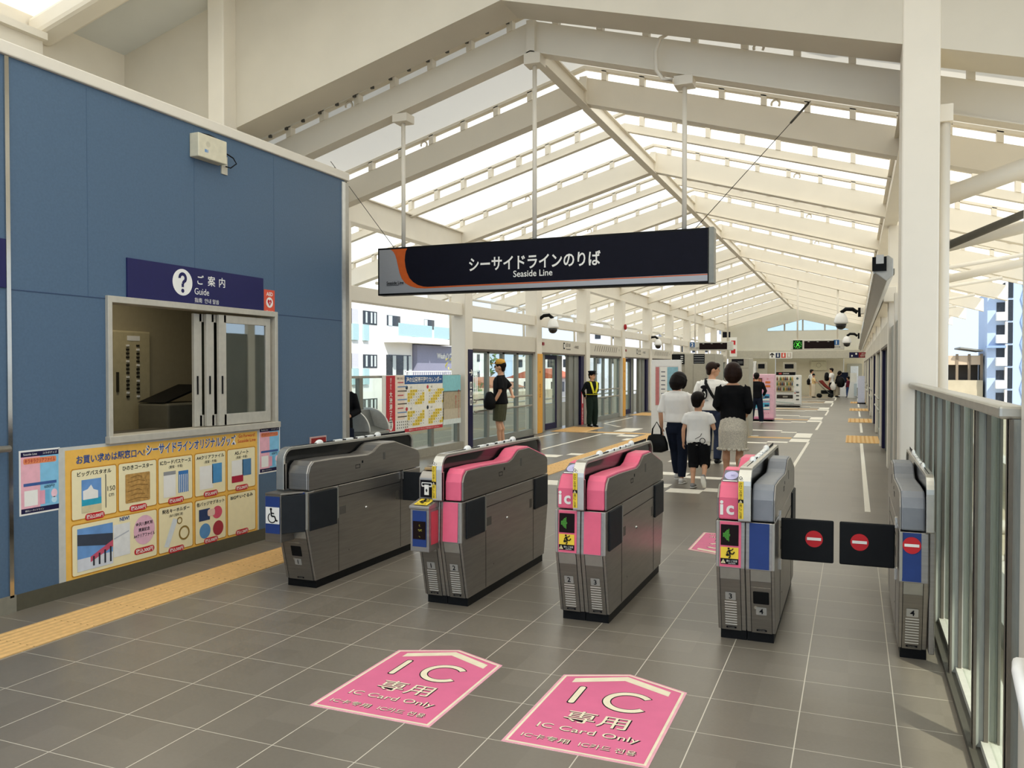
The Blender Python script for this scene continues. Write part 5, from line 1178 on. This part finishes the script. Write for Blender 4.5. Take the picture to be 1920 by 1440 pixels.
b = B(BLACK); b.T = P['HT']; b.prism([(.058 * h * math.sin(R(a)) * 1.05, .035 * h + .075 * h * math.cos(R(a))) for a in range(-80, 81, 16)], 2, .958 * h, .965 * h); b.build('peak', c); b = B(YV); b.T = P['HT']; b.ell((0, .055 * h, .985 * h), .012 * h, .005 * h, .014 * h); b.build('badge', c)
# man in amber cap
P = person('person in amber cap, black t-shirt and olive shorts looking out of the glass screen', -6.9, 16.07, 105, 1.78, [((-.05, .02, .28), (-.045, .0, .045)), ((.055, .01, .28), (.05, -.03, .045))], [((-.155, -.02, .65), (-.14, .05, .52)), ((.15, -.1, .67), (.03, -.14, .6))], head=(0, -8), build=1.15, vox=.011, bare=True)
top(P, CLB, .5, .85, .024, 't_shirt', wide=1.1); pants(P, OLV, .46, .02, 'shorts'); shoes(P, SHB, PAPER); hair(P, HAIR, 'short')
h = 1.78; b = B(M('D9A03C', .7, var=.05, name='amber_cloth')); b.T = P['HT']; b.lathe([(.056 * h, .962 * h), (.058 * h, .985 * h), (.045 * h, 1.01 * h), (.012 * h, 1.02 * h)], n=20); c = b.build('cap', P['t'])
b = B(M('D9A03C', .7, var=.05, name='amber_cloth')); b.T = P['HT']; b.prism([(.05 * h * math.sin(R(a)), .035 * h + .075 * h * math.cos(R(a))) for a in range(-80, 81, 16)], 2, .963 * h, .97 * h); b.build('peak', c)
b = B(INK); b.T = P['HT']; [b.ell((sg * .02 * h, .057 * h, .934 * h), .016 * h, .004 * h, .011 * h) for sg in (-1, 1)]; b.tube([(-.045 * h, .0, .938 * h), (-.034 * h, .056 * h, .938 * h), (.034 * h, .056 * h, .938 * h), (.045 * h, .0, .938 * h)], .003, 5); b.build('spectacles', P['t'])
o = B(M('3A3E44', .4)).loft([(0, 0, 0), (.0, .0, .02)], [.034, .034], 10).build('wristwatch', P['t']); o.location = (-.142 * h, .042 * h, .53 * h)
b = B(BLACK).loft([(0, 0, 0), (0, 0, .14), (0, 0, .3)], [(.13, .08), (.14, .09), (.08, .05)], 14); o = b.build('shoulder_bag'); o.location = (-7.02, 15.78, .82); tag(o, 'black shoulder bag at the hip of the person in amber cap', 'bag')
# dark figure at the office corner
P = person('person in dark uniform half hidden behind the blue office corner', -6.52, 9.62, -150, 1.58, None, [((-.15, .02, .66), (-.08, .13, .62)), ((.15, .02, .66), (.08, .13, .63))], vox=.013)
top(P, CLB, .5, 1.9, .016, 'jacket'); pants(P, CLN, 1.0, .012); shoes(P, SHB); hair(P, HAIR, 'short')
# far group
FV = .02
P = person('person in white shirt and beige trousers at the far wall, shoulder bag on back', -2.28, 50.95, -60, 1.58, vox=FV); top(P, CLW, .5, .7, .02); pants(P, BEI, 1, .016); shoes(P, SHW); hair(P, HAIR, 'short')
b = B(BLACK).loft([(0, 0, 0), (0, 0, .2), (0, 0, .3)], [(.09, .07), (.11, .08), (.06, .05)], 12); b.tube([(0, 0, .3), (.1, -.05, .6)], .012, 5); o = b.build('shoulder_bag'); o.location = (-2.44, 50.86, .74); tag(o, 'black shoulder bag of the person in white shirt at the far wall', 'bag')
P = person('short person in dark sunhat and pale beige outfit pushing the red pushchair', -2.14, 49.95, -80, 1.34, arms=[((-.15, .06, .66), (-.1, .2, .62)), ((.15, .06, .66), (.1, .2, .62))], vox=FV); top(P, M('E0BE86', .8), .5, .8, .02); pants(P, M('D9C8AE', .8), 1, .03); shoes(P, SHB)
b = B(CLB); b.T = P['HT']; b.lathe([(.1, .94 * 1.34), (.07, .955 * 1.34), (.068, .99 * 1.34), (.03, 1.01 * 1.34)], n=16); b.build('sun_hat', P['t'])
P = person('person in white shirt with a black backpack before the far wall board', -1.22, 51.25, 70, 1.66, vox=FV); top(P, CLW, .48, .8, .02); pants(P, CLB, 1, .012); shoes(P, SHB); hair(P, HAIR, 'short')
b = B(BLACK).loft([(0, 0, 0), (0, 0, .2), (0, 0, .4)], [(.12, .09), (.14, .11), (.1, .08)], 12); o = b.build('backpack'); o.location = (-1.47, 51.15, .98); tag(o, 'black backpack on the person in white shirt by the wall board', 'bag')
b = B(PAPER).loft([(0, 0, 0), (0, 0, .2), (0, 0, .42)], [(.12, .08), (.17, .1), (.06, .05)], 12); o = b.build('shopping_bag'); o.location = (-1.12, 51.02, .45); tag(o, 'white shopping bag hanging beside the pushchair', 'bag')
P = person('person in black with a long pale skirt, bending over a big black bag', -.92, 51.3, -70, 1.5, head=(-25, 0), vox=FV, lean=.2); top(P, CLB, .5, 1.8, .02); skirt(P, M('B9AD98', .85), .08, .13); shoes(P, SHB); hair(P, HAIR, 'bob')
b = B(BLACK).loft([(0, 0, 0), (0, 0, .25), (0, 0, .45)], [(.2, .15), (.24, .18), (.15, .1)], 12); o = b.build('big_bag'); o.location = (-.72, 51.06, .66); tag(o, 'big black bag carried by the person in long pale skirt', 'bag')
P = person('child in dark red top and blue jeans before the far door', -.33, 51.3, 60, 1.15, vox=FV, hs=1.3); top(P, M('7A2436', .8), .5, 1.8, .02); pants(P, M('2F4A7E', .8), 1, .014); shoes(P, SHB); hair(P, HAIR, 'short')
t = thing('information_panel', 'dark upright panel behind the child in red', 'panel', (-.62, 53.3, 0)); B(CLN).box(-.28, .28, -.05, .05, .5, 1.42).build('panel', t); B(WHITE).box(-.25, .25, -.1, .1, 0, .8).build('base', t)
t = thing('pushchair', 'red and black pushchair at the far wall', 'pushchair', (-1.58, 50.1, 0), R(-80))
b = B(M('7A2A22', .8)); b.prism([(-.3, .95), (.02, .62), (.3, .42), (.34, .5), (.1, .75), (-.1, 1.0)], 0, -.2, .2); b.build('seat', t, bevel=.03)
B(BLACK).box(-.2, .2, -.15, .3, .22, .42).build('basket', t, bevel=.03)
for x in (-.22, .22):
    B(ALUD).tube([(x, -.45, 1.0), (x, -.1, .6), (x, .36, .15)], .014, 6).build('frame_tube', t)
    for y in (-.25, .36): B(BLACK).loft([(x - .015, y, .12), (x + .015, y, .12)], [.12, .12], 14).build('wheel', t)
B(BLACK).tube([(-.22, -.45, 1.0), (.22, -.45, 1.0)], .018, 6).build('handle', t)
# ================================================================ OUTSIDE
CON = M('B9AE95', .8, var=.08, scale=1.5, name='pale_concrete'); ASP = M('A9A69E', .85, var=.1, name='grey_road')
st(B(ASP).box(-220, 200, -40, 320, -9, -8.5).build('ground'))
st(B(CON).box(-15, -7.7, -10, 120, -1.3, -1.0).build('track_deck_left')); st(B(CON).box(.75, 9, -10, 120, -1.5, -1.2).build('track_deck_right'))
tag(B(M('B9B9B4', .7, var=.05)).box(-10.6, -10.4, 0, 100, -1.0, .35).build('guideway_wall'), 'low grey guideway wall seen through the glass screens', 'wall')
b = B(M('E6E6E2', .5)); b.box(-10.4, -10.3, 0, 100, .5, .56); [b.box(-10.45, -10.38, y, y + .08, .35, .56) for y in range(0, 100, 3)]; tag(b.build('guard_rail'), 'thin pale guard rail over the guideway wall', 'rail')
tag(B(M('C9C6BC', .8, var=.1, scale=3)).box(3.2, 3.5, -8, 100, -1.2, -.55).build('guideway_wall'), 'low pale guideway wall beyond the glass fence', 'wall')
for i, (x, y) in enumerate(((2.0, 7.5), (2.2, 10), (1.9, 13), (2.1, 16.5))):
    b = B(M('C9C4B8', .8, var=.1)); random.seed(i)
    for k in range(9): b.ell((random.uniform(-.35, .35), random.uniform(-1, 1), random.uniform(0, .12)), .22, .3, .14, None, 8, 5)
    o = b.build('white_sandbag_row'); o.location = (x, y, -1.2); tag(o, 'lumpy white sandbag row on the track deck, %s from the fence column' % ORD[i], 'sandbags', 'sandbag rows'); o['kind'] = 'stuff'
b = B(M('8A8A84', .8)).box(1.4, 1.75, 2, 100, -1.2, -.95); tag(b.build('track_beam'), 'grey track beam on the deck beyond the glass fence', 'beam')
WB = M('F1EFEA', .7, var=.02, name='white_render'); GLB = M('A9C8CC', .3, var=.05, name='frosted_green_glass'); WIN = M('2A2E34', .2, var=.2, name='dark_window'); CUR = M('C9D2D2', .6, name='curtain'); GBL = M('8E8FA4', .7, var=.05, name='grey_cladding')
t = thing('apartment_building', 'white apartment block with glass balconies across the tracks', 'building', (-24, 0, 0))
B(WB).box(-10, 0, 30, 42.8, -8.5, 3.1).box(-10, 0, 30, 47.4, 3.1, 9).build('wall', t)
def rec(y0, y1, z0, z1, m, x=.02, name='window'):
    return B(m).box(x - .02, x, y0, y1, z0, z1).build(name, t)
for z in (3.98, 1.66, -.7):
    for y0, y1 in ((36.35, 37.05),): rec(y0, y1, z, z + .78, M('C9C9D2', .7), .02, 'recess'); B(WIN).box(0, .03, y0, y0 + .08, z, z + .78).build('window', t)
    w = rec(37.5, 38.9, z + .02, z + .74, WIN, .02, 'window')
    for y in (37.75, 38.25, 38.6): B(CUR).box(0, .03, y, y + .16, z + .1, z + .68).build('curtain', w)
    for y0, y1 in ((36.4, 36.95), (37.45, 37.95)): B(GLB).box(.0, .12, y0, y1, z - .85, z - .02).build('balcony_glass', t)
for y0, y1 in ((39.75, 43.5), (43.9, 47.25)):
    rec(y0, y1, 3.5, 4.95, M('DEDEDE', .7), .02, 'recess'); w = rec(y0 + .15, y0 + 1.6, 4.05, 4.62, WIN, .04); B(CUR).box(.04, .05, y0 + .3, y0 + .7, 4.05, 4.6).build('curtain', w)
    B(WB).box(0, .7, y0 + 2.5, y0 + 3.2, 4.0, 4.75).build('air_cover', t); b = B(GLB).box(.9, .95, y0 - .1, y1, 3.45, 4.15); b.build('balcony_glass', t); B(WB).box(0, 1, y0 - .15, y1 + .1, 3.1, 3.42).build('balcony_slab', t)
w = rec(39.85, 42.6, 1.0, 2.42, WIN, .03)
for y in (40.5, 41.7, 42.3): B(CUR).box(.03, .05, y, y + .35, 1.0, 2.38).build('curtain', w)
t2 = thing('shop_block', 'grey-clad low block with a white shop name beside the white apartments', 'building', (-24, 0, 0))
B(GBL).box(-9, .3, 42.85, 49, -8.5, 3.05).build('wall', t2); b = B(PAPER); g = G(b, (.31, 46.0, 2.35), (0, 1, 0), (0, 0, 1), .01); g.text('Washハウス', .6, .1, .4, PAPER, 1, w=2.6, bold=.03); b.build('shop_lettering', t2)
b = B(M('DADADA', .6)); [b.box(-22.6, -22.56, y / 4, y / 4 + .04, .1, 1.5) for y in range(158, 196)]; b.box(-22.62, -22.55, 39.5, 49, 1.45, 1.52); st(B(CON).box(-23.6, -21, 39, 60, -8.5, .1).build('wall_terrace')); tag(b.build('mesh_fence'), 'pale upright-bar fence in front of the white apartments', 'fence')
def shrub(x, y, z, r, m, label, n=90, foot=-8.5):
    random.seed(int(x * 10)); b = B(m)
    for k in range(n):
        a, c = random.uniform(0, 6.28), random.uniform(-1, 1); d = r * random.uniform(.3, 1); s_ = r * .22
        p = V((d * math.cos(a) * (1 - c * c) ** .5, d * math.sin(a) * (1 - c * c) ** .5, d * c * .8)); q = [V([random.uniform(-s_, s_) for _ in range(3)]) for _ in range(3)]
        b.add([p + q[0], p + q[1], p + q[2]], [(0, 1, 2)])
    t = thing('tree', label, 'tree', (x, y, z)); b.build('crown', t); B(M('5A4A3A', .9)).tube([(0, 0, foot - z), (0, 0, 0)], r * .07, 6).build('trunk', t)
shrub(-21.7, 43.9, 1.9, .7, M('B5B060', .8, var=.2), 'yellowish bush by the grey shop block', 90, .1)
LEAF = M('5E7A4A', .8, var=.25)
def house(x, y, w, d, z1, m, label, roofm=None, rows=3, cols_=4):
    t = thing('house', label, 'house', (x, y, 0), 0, 'houses across the tracks')
    B(m).box(-w / 2, w / 2, -d / 2, d / 2, -8.5, z1).build('wall', t)
    for r_ in range(rows):
        for k in range(cols_):
            z = z1 - 1.6 - r_ * 2.6; yy = -d / 2 + d * (k + .3) / cols_
            B(WIN).box(w / 2, w / 2 + .04, yy, yy + d * .35 / cols_, z, z + 1.2).build('window', t)
            xx = -w / 2 + w * (k + .3) / cols_; B(WIN).box(xx, xx + w * .35 / cols_, -d / 2 - .04, -d / 2, z, z + 1.2).build('window', t)
    if roofm: B(roofm).prism([(-w / 2 - .3, z1), (w / 2 + .3, z1), (0, z1 + 1.2)], 1, -d / 2, d / 2).build('roof', t)
    return t
random.seed(3)
hs = [(-46, 76, 8, 9, 1.5, 'F0EEE8', 'C07A4A', 'low white house with tan roof far across the tracks'), (-52, 92, 9, 10, 4.5, 'ECECEA', None, 'white flat-roofed block beyond the tan-roofed house'), (-40, 88, 7, 8, -.5, 'E4D2B8', '9A6A4A', 'small beige house behind the guideway wall'), (-62, 120, 12, 12, 7, 'F4F2EE', None, 'tall white block farthest behind the amber cap'), (-36, 98, 7, 8, .5, 'F2EEE4', 'A85A3A', 'white house with rust roof seen through the first platform door'),
      (-44, 124, 10, 10, 3.5, 'E6E4E0', None, 'pale block behind the rust-roofed house'), (-34, 120, 8, 9, -1, 'D9C9B4', '8A6A52', 'tan house low behind the navy door'), (-24, 92, 7, 16, 9, 'DCDCE4', None, 'grey-white block behind the uniformed guard'), (-20, 118, 6, 18, 8, 'E4E2E6', None, 'pale block behind the second platform door'), (-70, 105, 12, 10, 3, 'EFE6DA', 'B5A08A', 'wide cream house on the far slope'), (-55, 70, 8, 7, -1, 'F0EEEA', '7E8A94', 'white house with slate roof nearest the wheelchair gate view')]
for x, y, w, d, z, c, rf, lab in hs: house(x, y, w, d, z, M(c, .7, var=.03), lab, M(rf, .7) if rf else None)
for i, (x, y, z, r_) in enumerate(((-38, 82, -1.5, 2.2), (-47, 103, -1, 2.5), (-29, 97, -2.5, 2.2), (-70, 150, 3, 5), (-58, 160, 3.2, 5.5), (-46, 170, 3.4, 5), (-80, 140, 3, 5))):
    shrub(x, y, z, r_, LEAF, 'green tree among the houses across the tracks, %s cluster' % ORD[i], 160)
t = thing('apartment_building', 'sky blue apartment tower with white balconies beyond the glass fence', 'building', (7.75, 60, 0))
LB = M('B2C4DE', .7, var=.04, name='sky_blue_render'); LB2 = M('8EA8D2', .7, var=.04)
B(LB).box(0, 6, 0, 4, -8.5, 9).build('wall', t); B(LB2).prism([(1.75, -8.5), (2.3, -8.5), (2.3, 9), (1.75, 9)] and [(1.85 + (.12 if k % 2 else -.05), -8 + k * .7) for k in range(25)] + [(2.6, 9), (2.6, -8)], 1, -.06, 0).build('zigzag_panel', t)
for k in range(-3, 6):
    z = .4 + k * 1.42
    B(WIN).box(.5, .95, -.04, 0, z + .55, z + 1.15).build('window', t); B(WIN).box(1.1, 1.4, -.04, 0, z, z + 1.3).build('window', t); B(WB).box(.45, 1.0, -.5, 0, z, z + .52).build('balcony', t); B(WB).box(.95, 1.08, -.3, 0, z, z + 1.35).build('pier', t)
B(LB2).box(-.08, 1.0, -.4, 0, 2.95, 3.1).build('ledge', t)
t = thing('open_shelter', 'tan open-sided building behind the blue tower', 'building', (5.5, 61, 0))
B(M('C9B49A', .8)).box(-.2, 2.1, 0, 4, 1.9, 2.5).build('roof_band', t); B(M('4A4540', .8)).box(.2, 2.0, 1, 4, .5, 1.9).build('dark_interior', t); B(CON).box(-2, 2.1, -.5, 4, -8, .9).build('base', t)
for x in (0, .6, 1.3, 2.0): B(M('8A7A66', .8)).box(x, x + .15, -.05, .1, .8, 2.6).build('post', t)
B(M('8A8A84', .7)).prism([(.8, 2.95), (2.1, 2.75), (2.1, 2.85), (.8, 3.05)], 1, -.5, 3).build('canopy', t)
